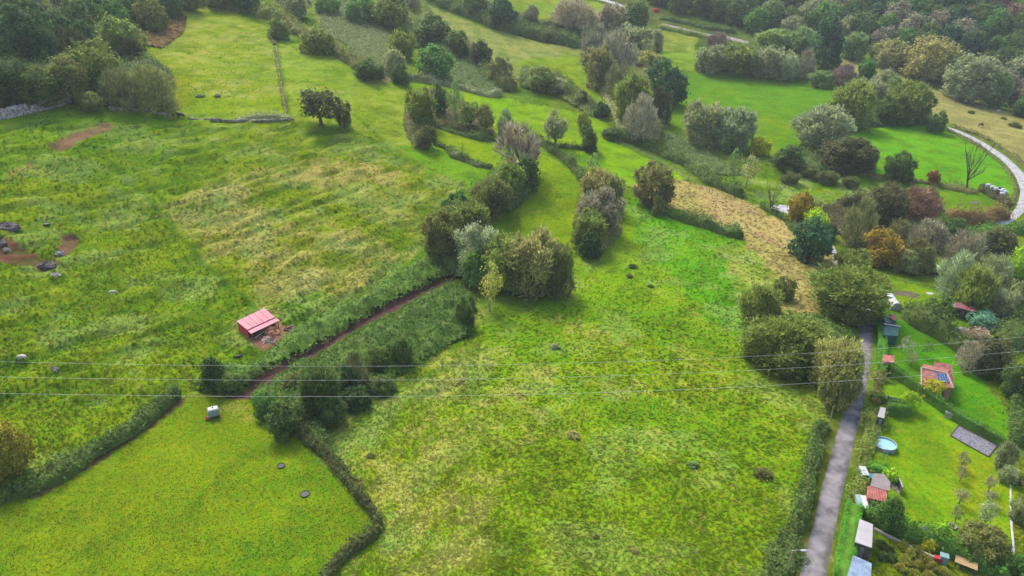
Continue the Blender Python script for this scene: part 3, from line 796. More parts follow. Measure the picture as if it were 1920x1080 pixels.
_hs = [500]
def hedge(pts, width, height, col, label, cat='hedge', name='hedge', leaf=.3, dens=16, boxy=False, rag=.35, asp=.6, group=None, stroke=False):
    """living hedge along a sighted line: leaf clumps over a solid twiggy core"""
    _hs[0] += 1; r = np.random.default_rng(_hs[0])
    if not boxy: leaf *= 1.35; dens *= .66
    Q = world_line(pts, .7); n = len(Q)
    T = np.gradient(Q, axis=0); T /= np.linalg.norm(T, axis=1)[:, None]; Nr = np.stack([-T[:, 1], T[:, 0]], 1)
    s = np.concatenate([[0], np.cumsum(np.linalg.norm(np.diff(Q, axis=0), axis=1))])
    wv = width / 2 * (1 - rag + 2 * rag * vnoise(s / 2.7, np.full(n, _hs[0] * 1.7), 1)); hv = height * (1 - rag + 2 * rag * fbm(s / 3.1, np.full(n, _hs[0] * 3.3), 2, 2))
    if not boxy:
        hv = hv * (.45 + 1.15 * vnoise(s / 4.3, np.full(n, _hs[0] * 5.1), 3)); wv = wv * (.6 + .8 * vnoise(s / 5.2, np.full(n, _hs[0] * 7.7), 4))
        Q = Q + Nr * ((vnoise(s / 6., np.full(n, _hs[0] * 2.3), 5) - .5) * width * .45)[:, None]
    endf = np.clip(np.minimum(s, s[-1] - s) / (.5 * width) + .35, 0, 1); wv = wv * endf; hv = hv * endf
    g = ground(Q[:, 0], Q[:, 1])
    e = .32 if boxy else .8
    def sect(th):
        cx, cy = np.cos(th), np.sin(th)
        return np.sign(cx) * np.abs(cx) ** e, np.abs(cy) ** e
    m = 9; V = []
    for k in range(m):
        a, b = sect(math.pi * k / (m - 1)); ins = .86
        gg = ground(Q[:, 0] + Nr[:, 0] * a * wv, Q[:, 1] + Nr[:, 1] * a * wv)
        V.append(np.stack([Q[:, 0] + Nr[:, 0] * a * wv * ins, Q[:, 1] + Nr[:, 1] * a * wv * ins, gg - .1 + b * hv * ins], 1))
    V = np.stack(V, 1).reshape(-1, 3)
    Fc = [(i * m + k, i * m + k + 1, (i + 1) * m + k + 1, (i + 1) * m + k) for i in range(n - 1) for k in range(m - 1)]
    area = s[-1] * (2 * height + width) * 1.0
    nl = int(min(area * dens, 30000))
    u = r.random(nl) * (n - 1); i0 = u.astype(int); f = (u - i0)[:, None]
    c = Q[i0] * (1 - f) + Q[np.minimum(i0 + 1, n - 1)] * f; nn = Nr[i0]
    ww = wv[i0] * (1 - f[:, 0]) + wv[np.minimum(i0 + 1, n - 1)] * f[:, 0]; hh = hv[i0] * (1 - f[:, 0]) + hv[np.minimum(i0 + 1, n - 1)] * f[:, 0]
    th = np.arccos(r.uniform(-1, 1, nl)) if not boxy else r.uniform(0, math.pi, nl)
    a, b = sect(th); jit = 1 + r.normal(size=nl) * (.035 if boxy else .17)
    lump = 1 if boxy else (1 + .6 * (vnoise(u * .9, th * 2.2, _hs[0]) - .5))
    x = c[:, 0] + nn[:, 0] * a * ww * jit * lump; y = c[:, 1] + nn[:, 1] * a * ww * jit * lump
    z = ground(x, y) + b * hh * jit * lump
    on = np.stack([nn[:, 0] * np.cos(th), nn[:, 1] * np.cos(th), np.sin(th)], 1)
    if stroke:
        A = on + np.array([0, 0, .4]) + .6 * r.normal(size=(nl, 3)); Nn = unit(nl, r); asp = .3
    else:
        Nn = on + (.4 if boxy else .8) * r.normal(size=(nl, 3)); A = np.cross(Nn, unit(nl, r))
    Ln = leaf * r.uniform(.6, 1.5, nl)
    Qd = leaf_quads(np.stack([x, y, z], 1), A, Nn, Ln, Ln * asp)
    me = fast_mesh(name, np.concatenate([V, Qd.reshape(-1, 3)]), np.concatenate([np.array(Fc), np.arange(nl * 4).reshape(-1, 4) + len(V)]), M_LEAF)
    o = link(name, me); o.color = tint(col, .04)
    return tag(o, label, cat, group)

def thicket(pts, height, col, label, cat='brambles', name='bramble_thicket', leaf=.44, dens=9, lumps=1.9, kind=None, asp=.6, stroke=False):
    """scrub over an area: rounded, lumpy canopy falling to the ground at its edge"""
    _hs[0] += 1; r = np.random.default_rng(_hs[0])
    P = hit([p[0] for p in pts], [p[1] for p in pts])[0][:, :2]
    lo, hi = P.min(0), P.max(0)
    def height_at(x, y):
        d = np.full(x.shape, 1e9)
        for i in range(len(P)):
            a, b = P[i - 1], P[i]; ab = b - a; L2 = max((ab ** 2).sum(), 1e-6)
            tt = np.clip(((x - a[0]) * ab[0] + (y - a[1]) * ab[1]) / L2, 0, 1)
            d = np.minimum(d, np.hypot(x - a[0] - tt * ab[0], y - a[1] - tt * ab[1]))
        d = d + 1.2 * (fbm(x / 2., y / 2., _hs[0]) - .5)
        return height * np.sqrt(np.clip(d / (height * 1.1), 0, 1)) * (.1 + 1.8 * fbm(x / lumps, y / lumps, _hs[0] + 1, 2)), d
    step = .8
    gx_, gy_ = np.meshgrid(np.arange(lo[0], hi[0] + step, step), np.arange(lo[1], hi[1] + step, step))
    ny, nx = gx_.shape; fx, fy = gx_.ravel(), gy_.ravel()
    ins = inpoly(fx, fy, P); hh, _ = height_at(fx, fy)
    V = np.stack([fx, fy, ground(fx, fy) + np.where(ins, hh * .82, 0) - .12], 1)
    i, j = np.meshgrid(np.arange(nx - 1), np.arange(ny - 1)); q = (j * nx + i).ravel()
    Fc = np.stack([q, q + 1, q + nx + 1, q + nx], 1); Fc = Fc[ins[Fc].all(1)]
    area = abs(sum(P[i - 1][0] * P[i][1] - P[i][0] * P[i - 1][1] for i in range(len(P)))) / 2
    nl = int(min(area * dens * 1.25, 42000)); bx = (hi - lo).prod(); k = int(nl * bx / area)
    x = r.uniform(lo[0], hi[0], k); y = r.uniform(lo[1], hi[1], k); m = inpoly(x, y, P); x, y = x[m], y[m]; nl = len(x)
    hh, d = height_at(x, y); z = ground(x, y) + hh * np.where(r.random(nl) < .75, 1 + r.normal(size=nl) * .14, r.random(nl))
    h2, _ = height_at(x + .25, y); h3, _ = height_at(x, y + .25)
    on = np.stack([-(h2 - hh) / .25, -(h3 - hh) / .25, np.ones(nl)], 1); on /= np.linalg.norm(on, axis=1)[:, None]
    if stroke:
        A = on * .5 + .8 * r.normal(size=(nl, 3)) + np.array([0, 0, .5]); Nn = unit(nl, r); asp = .22
    else:
        Nn = on + 1.0 * r.normal(size=(nl, 3)); A = np.cross(Nn, unit(nl, r))
    Ln = leaf * r.uniform(.5, 1.6, nl)
    Qd = leaf_quads(np.stack([x, y, z], 1), A, Nn, Ln, Ln * asp)
    me = fast_mesh(name, np.concatenate([V, Qd.reshape(-1, 3)]), np.concatenate([Fc, np.arange(nl * 4).reshape(-1, 4) + len(V)]), M_LEAF)
    o = link(name, me); o.color = tint(col, .03)
    return tag(o, label, cat, None, kind)

# ---- brambles and hedges
thicket([(380,715),(405,680),(470,690),(560,615),(650,572),(720,525),(785,488),(850,472),(872,502),(800,537),(700,587),(600,647),(500,698),(430,732)], 1.7, 'bramble2', "long bramble bank between the red shed and the brown muddy track")
thicket([(466,748),(540,692),(620,658),(760,578),(850,528),(890,565),(886,630),(800,678),(710,735),(640,770),(590,800),(540,810),(490,790)], 1.6, 'bramble', "broad dark green bramble patch filling the ground below the muddy track")
thicket([(470,752),(520,745),(600,770),(610,800),(650,880),(600,860),(545,815),(490,790)], 1.4, 'dimgreen', "dark scrub bank where the bramble patch narrows into the field hedge")
hedge([(-40,955),(40,918),(120,886),(210,832),(280,783),(338,738)], 2.3, 1.7, 'dimgreen', "dark straggly hedge running up from the left edge towards the white water tank", dens=26)
hedge([(565,815),(620,862),(660,912),(690,955),(718,982),(708,1005),(660,1030),(622,1072),(600,1120)], 1.45, 1.05, (.12, .145, .045), "low brown-green bramble hedge with a hooked bend in the near field", rag=.25, dens=40, leaf=.24)
hedge([(815,268),(850,290),(885,305),(922,318)], 2.6, 1.6, 'dimgreen', "thin dark hedge under the upper left of the small tree-lined fields", dens=14)
hedge([(808,232),(850,248),(900,262),(952,268)], 2.2, 1.5, 'dimgreen', "low hedge under the row of slender trees on the hillside", dens=14)
hedge([(1005,262),(1040,288),(1070,308),(1096,335),(1100,360)], 2.8, 2.0, 'dimgreen', "curved hedge between two bright strips leading to the grey-topped tree row", dens=14)
hedge([(1018,272),(1060,277),(1120,285)], 2.0, 1.3, 'dimgreen', "short hedge under the two open-crowned trees", dens=14)
hedge([(1236,398),(1285,415),(1335,432),(1394,446)], 2.8, 2.0, 'dimgreen', "dark hedge jutting into the bright field beside the brown bracken", dens=18)
hedge([(1140,255),(1210,272),(1265,300),(1330,342),(1390,372)], 4.5, 2.2, 'dimgreen', "scrubby dark hedge along the fence below the wooded gully", dens=10, leaf=.4)
hedge([(1425,388),(1462,408),(1488,430),(1500,445)], 2.0, 1.4, 'dimgreen', "small dark hedge beside the pale grey lane patch", dens=16)
hedge([(330,12),(385,4),(440,12),(490,28),(535,44)], 7.5, 4.5, 'olive', "thick olive hedge crowning the top of the hill field", dens=8, leaf=.5)
hedge([(528,44),(575,70),(620,95),(665,125),(715,148)], 5.5, 3.2, 'browngreen', "olive and brown hedge descending the far side of the hill field", dens=8, leaf=.45)
hedge([(800,-6),(850,18),(905,42),(960,62),(1020,76),(1090,90)], 7, 4.5, 'dimgreen', "tall dark hedge along the top of the tan hillside field", dens=6, leaf=.55)
hedge([(835,72),(875,100),(905,120),(940,152),(950,172)], 7, 4, 'browngreen', "dark thorny hedge between the fern slope and the tan field", dens=7, leaf=.5)
hedge([(975,152),(1030,172),(1075,185),(1110,205),(1135,218)], 4, 2.5, 'dimgreen', "dark hedge along the lower edge of the tan hillside field", dens=8, leaf=.45)
hedge([(760,150),(830,158),(880,172),(915,182),(940,178)], 3.5, 1.8, 'greyol', "low grey scrub hedge under the fern slope", dens=9, leaf=.4)
hedge([(1690,402),(1740,408),(1800,418),(1850,420),(1885,405)], 4.2, 2.4, 'rustbrown', "red-brown bank hedge inside the bend of the valley road", dens=14, leaf=.32)
hedge([(1800,440),(1850,442),(1890,436),(1960,425)], 4, 2.0, 'hedge', "dark green hedge along the outer verge of the valley road", dens=14, leaf=.35)
hedge([(1560,385),(1620,384),(1690,395)], 3.2, 2.0, 'darkbrown', "brown hedge bank behind the yellowing trees", dens=12, leaf=.35)
hedge([(1610,325),(1660,335),(1740,345),(1800,358),(1835,362)], 3, 1.3, 'browngreen', "low thorny hedge across the foot of the bright green loop field", dens=12, leaf=.32)
hedge([(1832,356),(1858,366),(1885,380),(1893,392)], 2.6, 1.6, 'darkbrown', "dark hedge in front of the wrapped silage bales", dens=14, leaf=.3)
hedge([(1775,244),(1830,272),(1880,310),(1905,350),(1900,385)], 1.3, .8, 'browngreen', "low verge hedge on the inner side of the winding valley road", dens=14, leaf=.28)
hedge([(1785,236),(1850,262),(1900,296),(1940,330)], 1.6, .9, 'browngreen', "low ragged hedge between the valley road and the tan field", dens=14, leaf=.28)
hedge([(1458,1110),(1474,1040),(1492,970),(1513,900),(1534,840),(1548,800)], 2.9, 1.25, 'dimgreen', "wild olive-green hedge between the big field and the tarmac road", dens=34, leaf=.26)
hedge([(1574,1110),(1585,1040),(1594,985),(1600,955)], 2.0, 1.9, 'brighthedge', "clipped bright green hedge at the near right of the road", boxy=True, rag=.06, dens=55, leaf=.17)
hedge([(1604,950),(1616,900),(1627,850),(1636,800),(1640,765)], 2.0, 1.2, 'olive', "loose olive-green hedge between the road and the garden with the round pool", dens=30, leaf=.24)
hedge([(1652,705),(1653,660),(1651,620),(1650,600)], 1.5, 1.6, 'brighthedge', "narrow clipped hedge beside the upper end of the road", boxy=True, rag=.08, dens=40, leaf=.2)
hedge([(1642,758),(1646,725),(1650,705)], 1.8, 1.2, 'browngreen', "short brown hedge beside the road behind the wooden garden fence", dens=26, leaf=.24)
hedge([(1690,588),(1735,618),(1780,645),(1815,668)], 4, 3, 'dimgreen', "thick dark hedge between the upper allotment and the hut garden", dens=18, leaf=.32)
hedge([(1660,694),(1700,722),(1750,760),(1800,795),(1850,822),(1885,842)], 1.1, 1.9, 'hedge', "long clipped hedge running diagonally between the two lawns", boxy=True, rag=.05, dens=45, leaf=.18)
hedge([(1621,881),(1650,889),(1677,898)], 1.5, 1.6, 'brighthedge', "short square-clipped hedge in front of the round pool", boxy=True, rag=.05, dens=60, leaf=.16)
hedge([(1656,772),(1685,778),(1705,776)], 2.0, 2.0, 'hedge', "rounded clipped hedge beside the small white-roofed shed", boxy=True, rag=.1, dens=50, leaf=.17)
hedge([(1612,966),(1650,985),(1690,998),(1735,1016),(1780,1036),(1830,1056),(1895,1095)], 2.0, 1.6, 'hedge', "dark garden hedge behind the long timber table at bottom right", dens=34, leaf=.24)
hedge([(1893,700),(1898,740),(1902,800),(1905,840)], 2.2, 1.6, 'dimgreen', "dark hedge closing the right side of the hut garden", dens=24, leaf=.28)
hedge([(1840,690),(1870,665),(1910,630),(1940,610)], 4, 2.4, 'dimgreen', "bushy hedge climbing to the right edge beyond the brush heap", dens=16, leaf=.32)
thicket([(808,95),(880,102),(945,165),(930,180),(870,165),(790,140)], .9, 'fern', "grey-green fern slope beside the dark thorny hedge", 'ferns', 'fern_patch', leaf=.5, dens=7)
thicket([(600,20),(640,5),(700,30),(760,100),(735,150),(690,125),(650,85),(600,60)], .9, 'heath', "grey-green heath slope at the top of the hill", 'heath', 'heath_scrub', leaf=.5, dens=6)
thicket([(225,45),(290,22),(352,30),(345,62),(305,92),(258,84)], 1.2, 'rustbrown', "rusty dead bracken bank at the edge of the hilltop wood", 'bracken', 'bracken_patch', leaf=.45, dens=10)
thicket([(1230,242),(1290,262),(1400,330),(1340,330),(1250,285)], 1.0, 'fern', "grey-green fern hollow below the wooded gully", 'ferns', 'fern_patch', leaf=.4, dens=10)
thicket([(1560,600),(1530,560),(1600,585),(1606,640),(1590,680),(1550,640)], 1.3, 'bramble', "green bramble bank beside the road under the big willow", leaf=.3, dens=18)
thicket([(350,722),(400,712),(500,700),(440,742),(380,742)], 1.3, 'dimgreen', "dark bramble tongue at the foot of the muddy track", dens=18)
for x0,y0,x1,y1,l in ((1466,322,1500,346,"yellow-green bush leftmost in the valley scrub"),(1500,308,1536,334,"yellow-green bush in the middle of the valley scrub"),(1532,320,1574,346,"wide yellow-green bush right of the valley scrub"),(1580,330,1612,352,"small yellow-green bush beside the thorny field hedge")):
    plant(x0,y0,x1,y1,'willow',(.17,.21,.06),l,'bush')
hedge([(1236,36),(1290,46),(1335,56),(1380,64)], 3.0, 2.0, 'dimgreen', "dark low hedge above the upper track", dens=9, leaf=.4)
hedge([(1232,52),(1285,64),(1325,72)], 2.6, 1.7, 'olive', "olive low hedge below the upper track", dens=9, leaf=.4)

# ---- scrub that knits the tree lines together
for pts, h_, c_, l_ in (
    ([(1090,85),(1150,60),(1215,85),(1240,135),(1262,205),(1235,270),(1160,262),(1130,190)], 3.6, 'brown', "grey-brown scrub filling the wooded gully"),
    ([(1300,132),(1400,134),(1500,150),(1500,118),(1400,98),(1310,104)], 3.5, 'dimgreen', "dark scrub under the trees along the top of the back field"),
    ([(1500,268),(1560,232),(1640,240),(1745,236),(1745,205),(1640,180),(1565,195),(1500,236)], 3.0, 'dimgreen', "dark scrub under the willows of the loop field"),
    ([(628,-8),(790,-8),(835,60),(882,104),(842,118),(770,66),(690,40)], 3.2, 'olive', "olive scrub band running down from the top edge above the heath"),
    ([(765,36),(845,62),(905,118),(955,160),(925,172),(880,120),(820,96),(770,90)], 2.6, 'dimgreen', "dark scrub between the fern slope and the tan field"),
    ([(-40,212),(60,196),(140,182),(190,198),(325,206),(330,150),(262,100),(240,60),(100,30),(-40,60)], 4.0, 'dimgreen', "dense dark undergrowth of the hill wood"),
    ([(885,405),(960,400),(1008,362),(1005,320),(940,312),(890,360)], 2.4, 'dimgreen', "dark scrub under the left row of trees"),
    ([(1078,472),(1130,478),(1168,440),(1168,372),(1125,325),(1090,345),(1075,410)], 2.6, 'browngreen', "brown-green scrub under the grey tree row"),
    ([(1650,415),(1760,408),(1830,440),(1900,490),(1910,600),(1850,600),(1770,520),(1700,510)], 2.0, 'browngreen', "tangled brown-green scrub of the right-hand orchard"),
    ([(1500,590),(1560,596),(1600,640),(1606,700),(1572,755),(1548,700)], 1.8, 'dimgreen', "dark scrub under the roadside willows"),
    ([(1475,420),(1560,430),(1600,470),(1640,500),(1690,500),(1690,440),(1640,400),(1560,390),(1500,388)], 1.6, 'darkbrown', "dark scrub of the lane wood"),
    ([(790,485),(850,470),(940,450),(1075,470),(1075,540),(1000,560),(900,540),(850,520)], 2.6, 'dimgreen', "dark scrub under the central tree clump"),
    ([(1630,100),(1700,128),(1790,156),(1870,198),(1895,204),(1880,160),(1780,110),(1690,80)], 3.4, 'browngreen', "scrub at the foot of the wooded far slope"),
    ([(755,240),(760,180),(830,170),(905,215),(935,258),(860,248),(820,240),(800,285),(775,280)], 1.8, 'browngreen', "low scrub under the hillside tree row"),
    ([(1440,300),(1510,285),(1560,290),(1645,300),(1640,330),(1560,325),(1470,325)], 1.8, 'dimgreen', "dark scrub below the grey wide willow"),
    ([(975,130),(1060,150),(1140,215),(1110,222),(1040,180),(975,165)], 2.4, 'dimgreen', "scrub knitting the lower hedge of the tan field"),
    ([(850,0),(920,15),(1000,45),(1100,60),(1095,92),(1000,76),(900,45)], 3.4, 'dimgreen', "scrub along the top hedge of the tan field"),
    ([(1620,360),(1760,365),(1760,420),(1690,432),(1625,425)], 2.4, 'darkbrown', "dark scrub below the loop field")):
    thicket(pts, h_, c_, l_, 'scrub', 'scrub_thicket', leaf=.42, dens=8, lumps=4.5)

# ---- trees one by one
T_ = plant
# central clump
T_(825,362,878,430,'broad','darkfir',"dark glossy tree poking up at the back of the central clump")
T_(815,372,922,455,'willow','olive',"rounded olive tree at the back left of the central clump")
T_(788,395,868,492,'willow','browngreen',"brownish rounded tree at the left end of the central clump")
T_(852,428,945,525,'willow','grey',"pale silver-grey tree in the middle of the central clump")
T_(900,440,1000,552,'broad','olive',"mid green tree at the heart of the central clump", j=.05)
T_(868,475,930,545,'broad','green',"small green tree over the end of the muddy track")
T_(955,438,1060,565,'willow','tan',"yellowish pale-topped tree at the right of the central clump")
T_(1015,462,1079,562,'willow','browngreen',"dull brown tree at the right end of the central clump")
T_(960,452,1010,510,'broad','yellow',"yellow-leaved tree peeping out of the central clump")
T_(888,498,946,592,'sparse','straw',"thin yellow sapling in front of the central clump", trunk='pale')
# feathery young trees in the brambles
for x0,y0,x1,y1,l in ((852,556,892,618,"small dark feathery tree at the right end of the bramble patch"),(724,630,772,692,"dark feathery tree at the lower edge of the bramble patch"),
    (684,650,728,704,"mid green young tree left of the dark one in the brambles")):
    T_(x0,y0,x1,y1,'willow','dimgreen',l,cls='M',name='young_tree')
for x0,y0,x1,y1,c,l in ((596,742,650,800,'dimgreen',"dark bush in front of the big feathery tree"),(640,722,700,772,'dark',"dark bush right of the big feathery tree's foot"),(690,700,745,742,'dimgreen',"low dark bush at the lower bramble edge"),
    (400,700,450,738,'dimgreen',"dark bush beside the upright one at the left bramble tip"),(528,700,575,740,'browngreen',"olive bush above the near end of the brambles")):
    T_(x0,y0,x1,y1,'broad',c,l,'bush')
T_(560,680,640,788,'willow','dimgreen',"big feathery green tree at the near end of the bramble patch")
T_(646,668,690,738,'twiggy','brown',"brownish half-bare tree beside the big feathery tree")
T_(628,690,668,750,'broad','dark',"very dark bush in the shade beside the big feathery tree",'bush')
T_(378,672,424,735,'broad','dark',"dark upright bush at the left tip of the bramble bank",'bush')
T_(474,738,520,790,'broad','green',"bright green bush at the corner by the white water tank",'bush')
T_(500,755,565,825,'broad','dimgreen',"dark round bush at the bottom corner of the brambles",'bush')
# row rising to the upper right of the clump
T_(882,338,965,408,'willow','browngreen',"brown-olive tree next above the central clump on the left row")
T_(924,302,985,375,'willow','olive',"olive tree in the left row below the pink bare tree")
T_(955,300,1012,360,'broad','dimgreen',"dark green tree in the left row below the pink bare tree")
bare(935,238,1015,330,"pinkish bare tree standing above the left row",'bare','pink')
T_(1070,398,1142,472,'willow','olive',"yellow-green tree at the near end of the grey tree row")
T_(1082,362,1168,445,'willow','greybrown',"grey-topped tree in the middle of the grey tree row")
T_(1090,318,1150,385,'willow','tan',"tan-topped tree at the far end of the grey tree row")
T_(1130,330,1172,400,'willow','brown',"brown-grey tree on the right side of the grey tree row")
T_(1098,288,1126,335,'sparse','palegreen',"thin pale tree at the head of the grey tree row")
T_(1080,440,1130,488,'broad','dark',"dark bush under the near end of the grey tree row",'bush')
T_(1186,308,1264,388,'willow','brown',"lone brown rounded tree at the edge of the bracken patch")
T_(1220,368,1246,406,'broad','browngreen',"small olive bush under the lone brown tree",'bush')
# two trees alone on the hill
T_(558,170,643,240,'open','darkbrown',"dark spreading tree standing alone on the hillside",trunk='open')
T_(627,192,659,240,'willow','browngreen',"smaller dark tree beside the spreading hillside tree")
# hillside field row
T_(760,168,815,236,'willow','olive',"olive tree at the left end of the hillside tree row")
T_(811,165,839,226,'broad','dark',"dark narrow tree in the hillside tree row")
T_(834,152,872,238,'sparse','palegreen',"tall pale slender tree in the hillside tree row",trunk='tallpale')
T_(860,192,902,246,'open','olive',"greenish open tree in the middle of the hillside row",trunk='open')
T_(890,198,930,256,'open','browngreen',"brownish rounded tree at the right of the hillside row",trunk='open')
bare(932,212,962,268,"thin bare pale tree at the right end of the hillside row",'palebare','grey')
T_(778,218,812,246,'broad','dimgreen',"dark bush below the olive tree of the hillside row",'bush')
T_(778,240,819,281,'broad','darkbrown',"brown bush at the corner of the hillside hedge",'bush')
T_(1013,212,1070,280,'open','greyol',"open grey-green tree left of the pair on the hedge",trunk='open')
T_(1078,212,1112,276,'open','olive',"slender tree right of the pair on the hedge",trunk='open')
T_(1088,244,1122,287,'broad','dimgreen',"dark rounded tree at the end of the short hedge")
# heath and hill top
for i,(x0,y0,x1,y1,k,c,l) in enumerate((
    (774,92,850,148,'broad','green',"big dark green bush-like tree beside the fern slope"),(728,58,778,112,'willow','olive',"olive tree on the heath slope"),
    (770,33,842,90,'broad','dimgreen',"dark tree above the fern slope"),(718,92,760,142,'willow','greyol',"grey-green tree on the lower heath"),
    (732,124,768,158,'broad','dimgreen',"small dark tree at the foot of the heath slope"),(640,-8,705,42,'broad','green',"green tree at the top edge above the heath"),
    (690,-6,765,52,'broad','olive',"olive tree at the top edge right of the heath"),(748,-10,788,26,'twiggy','greybrown',"grey bare tree at the top edge above the heath"),
    (835,62,882,108,'broad','dimgreen',"dark tree at the upper end of the thorny hedge"),(878,82,922,126,'broad','darkbrown',"brown tree in the middle of the thorny hedge"),
    (918,112,962,160,'twiggy','brown',"bare brown tree at the lower end of the thorny hedge"),(985,128,1042,172,'broad','olive',"rusty olive tree on the lower hedge of the tan field"),
    (1024,144,1066,178,'willow','greyol',"grey tree on the lower hedge of the tan field"),(1076,172,1104,202,'broad','dimgreen',"small dark tree on the lower hedge of the tan field"),
    (1114,194,1142,222,'broad','dark',"dark round bush at the corner of the tan field"),(914,2,978,54,'broad','bluegreen',"big dark tree on the hedge at the top of the tan field"),
    (978,14,1012,48,'twiggy','greybrown',"small grey bare tree behind the top hedge"),(866,-6,912,30,'broad','dimgreen',"dark tree at the upper end of the top hedge"),
    (1030,2,1122,64,'twiggy','pink',"big pinkish-grey bare tree behind the end of the top hedge"),(590,-12,640,26,'willow','palegreen',"pale green tree at the top edge left of the heath"),
    (520,-14,580,34,'willow','greyol',"grey-green tree above the hilltop hedge"),(500,40,545,75,'broad','olive',"olive bush where the stone wall meets the hilltop hedge"),
    (560,50,625,102,'broad','olive',"olive tree in the hedge down the far side of the hill"),(660,110,718,150,'broad','dimgreen',"dark tree at the lower end of the hedge down the hill"))):
    T_(x0,y0,x1,y1,k,c,l)
# wooded gully
for x0,y0,x1,y1,k,c,l in (
    (1120,10,1178,64,'willow','greybrown',"grey tree at the top of the wooded gully"),(1165,8,1222,58,'broad','dimgreen',"green tree beside the far track"),
    (1085,52,1150,125,'twiggy','greybrown',"grey-brown bare tree at the upper left of the gully"),(1125,66,1200,160,'twiggy','pink',"large pinkish-brown bare tree in the gully"),
    (1152,50,1222,112,'willow','greyol',"grey willow-like tree in the upper gully"),(1216,58,1246,106,'willow','greyol',"small grey willow at the right of the upper gully"),
    (1092,90,1150,170,'willow','brown',"grey-brown tree over the left edge of the gully"),(1130,128,1200,200,'twiggy','brown',"brown bare tree in the lower gully"),
    (1214,122,1290,200,'broad','bluegreen',"dark ivy-green tree at the right of the gully"),(1212,165,1262,232,'twiggy','darkbrown',"dark bare tree below the ivy-green one"),
    (1153,142,1226,245,'tall','olive',"tall yellow-green tree at the front of the gully"),(1168,185,1232,272,'twiggy','pink',"pinkish bare tree at the foot of the gully"),
    (1128,238,1170,262,'broad','dimgreen',"dark bush at the foot of the gully"),(1185,95,1240,140,'willow','tan',"tan tree in the middle of the gully"),
    (1325,62,1365,92,'twiggy','purple',"mauve bare tree beside the upper track")):
    if k == 'tall': T_(x0,y0,x1,y1,'willow',c,l,cls='L',name='tall_tree')
    else: T_(x0,y0,x1,y1,k,c,l)
# back field hedge trees
for x0,y0,x1,y1,k,c,l in (
    (1303,84,1366,138,'willow','greyol',"leftmost rounded tree along the top of the back field"),(1350,80,1422,142,'willow','olive',"second rounded tree along the top of the back field"),
    (1408,90,1470,148,'willow','greyol',"third rounded tree along the top of the back field"),(1452,100,1498,152,'willow','grey',"pale grey tree along the top of the back field"),
    (1420,54,1490,98,'willow','palegreen',"pale green tree row end behind the back field"),(1484,50,1532,98,'willow','palegreen',"pale green tree left of the tall dark tree"),
    (1578,60,1628,112,'willow','palegreen',"pale green round tree right of the tall dark tree"),(1518,132,1562,164,'willow','palegreen',"low pale green tree at the corner of the back field"),
    (1558,122,1606,162,'twiggy','purple',"mauve bare tree at the corner of the back field"),(1610,110,1644,154,'willow','green',"small round green tree on the tan slope"),
    (1644,130,1678,168,'willow','greyol',"small grey-green tree on the tan slope"),(1665,145,1692,178,'willow','palegreen',"pale bush-like tree above the big willow group"),
    (1490,98,1532,150,'twiggy','greybrown',"grey half-bare tree with a pale dead stem by the back field")):
    T_(x0,y0,x1,y1,k,c,l)
T_(1516,42,1584,135,'broad','bluegreen',"tall dark evergreen standing behind the back field",name='tall_tree')
# willows round the loop field
for x0,y0,x1,y1,k,c,l in (
    (1556,160,1645,245,'willow','olive',"largest rounded willow at the corner of the bright loop field"),(1598,148,1662,200,'willow','greyol',"willow behind the largest one of the loop field"),
    (1640,182,1694,236,'willow','dimgreen',"dark willow in the middle of the loop field group"),(1668,156,1748,234,'willow','olive',"broad dark willow at the right of the loop field group"),
    (1740,212,1774,250,'broad','dimgreen',"small dark round tree where the valley road begins"),(1488,202,1594,284,'willow','grey',"grey wide willow left of the loop field"),
    (1540,258,1646,324,'broad','darkbrown',"rust-tinged dark tree below the grey wide willow"),(1448,276,1514,322,'broad','dimgreen',"dark rounded bush-tree in the valley scrub"),
    (1282,193,1356,278,'willow','greyol',"left half of the big willow pair in the back field"),(1334,202,1418,284,'willow','grey',"right half of the big willow pair in the back field"),
    (1406,256,1444,294,'broad','yellow',"yellow-leaved bush beside the big willow pair"),(1658,284,1714,342,'willow','dimgreen',"lone grey-green round tree on the hedge of the loop field")):
    T_(x0,y0,x1,y1,k,c,l)
T_(1738,318,1764,347,'broad','rust',"rust-red bush on the hedge of the loop field",'bush')
bare(1782,262,1842,357,"tall bare tree on the hedge of the loop field",'bare')
T_(1364,284,1392,356,'sparse','palegreen',"thin pale tree at the left of the valley scrub",trunk='tallpale')
T_(1380,296,1424,356,'sparse','tan',"thin tan-leaved tree in the valley scrub",trunk='tallpale')
bare(1425,340,1465,400,"small bare tree beside the pale lane patch",'bare')
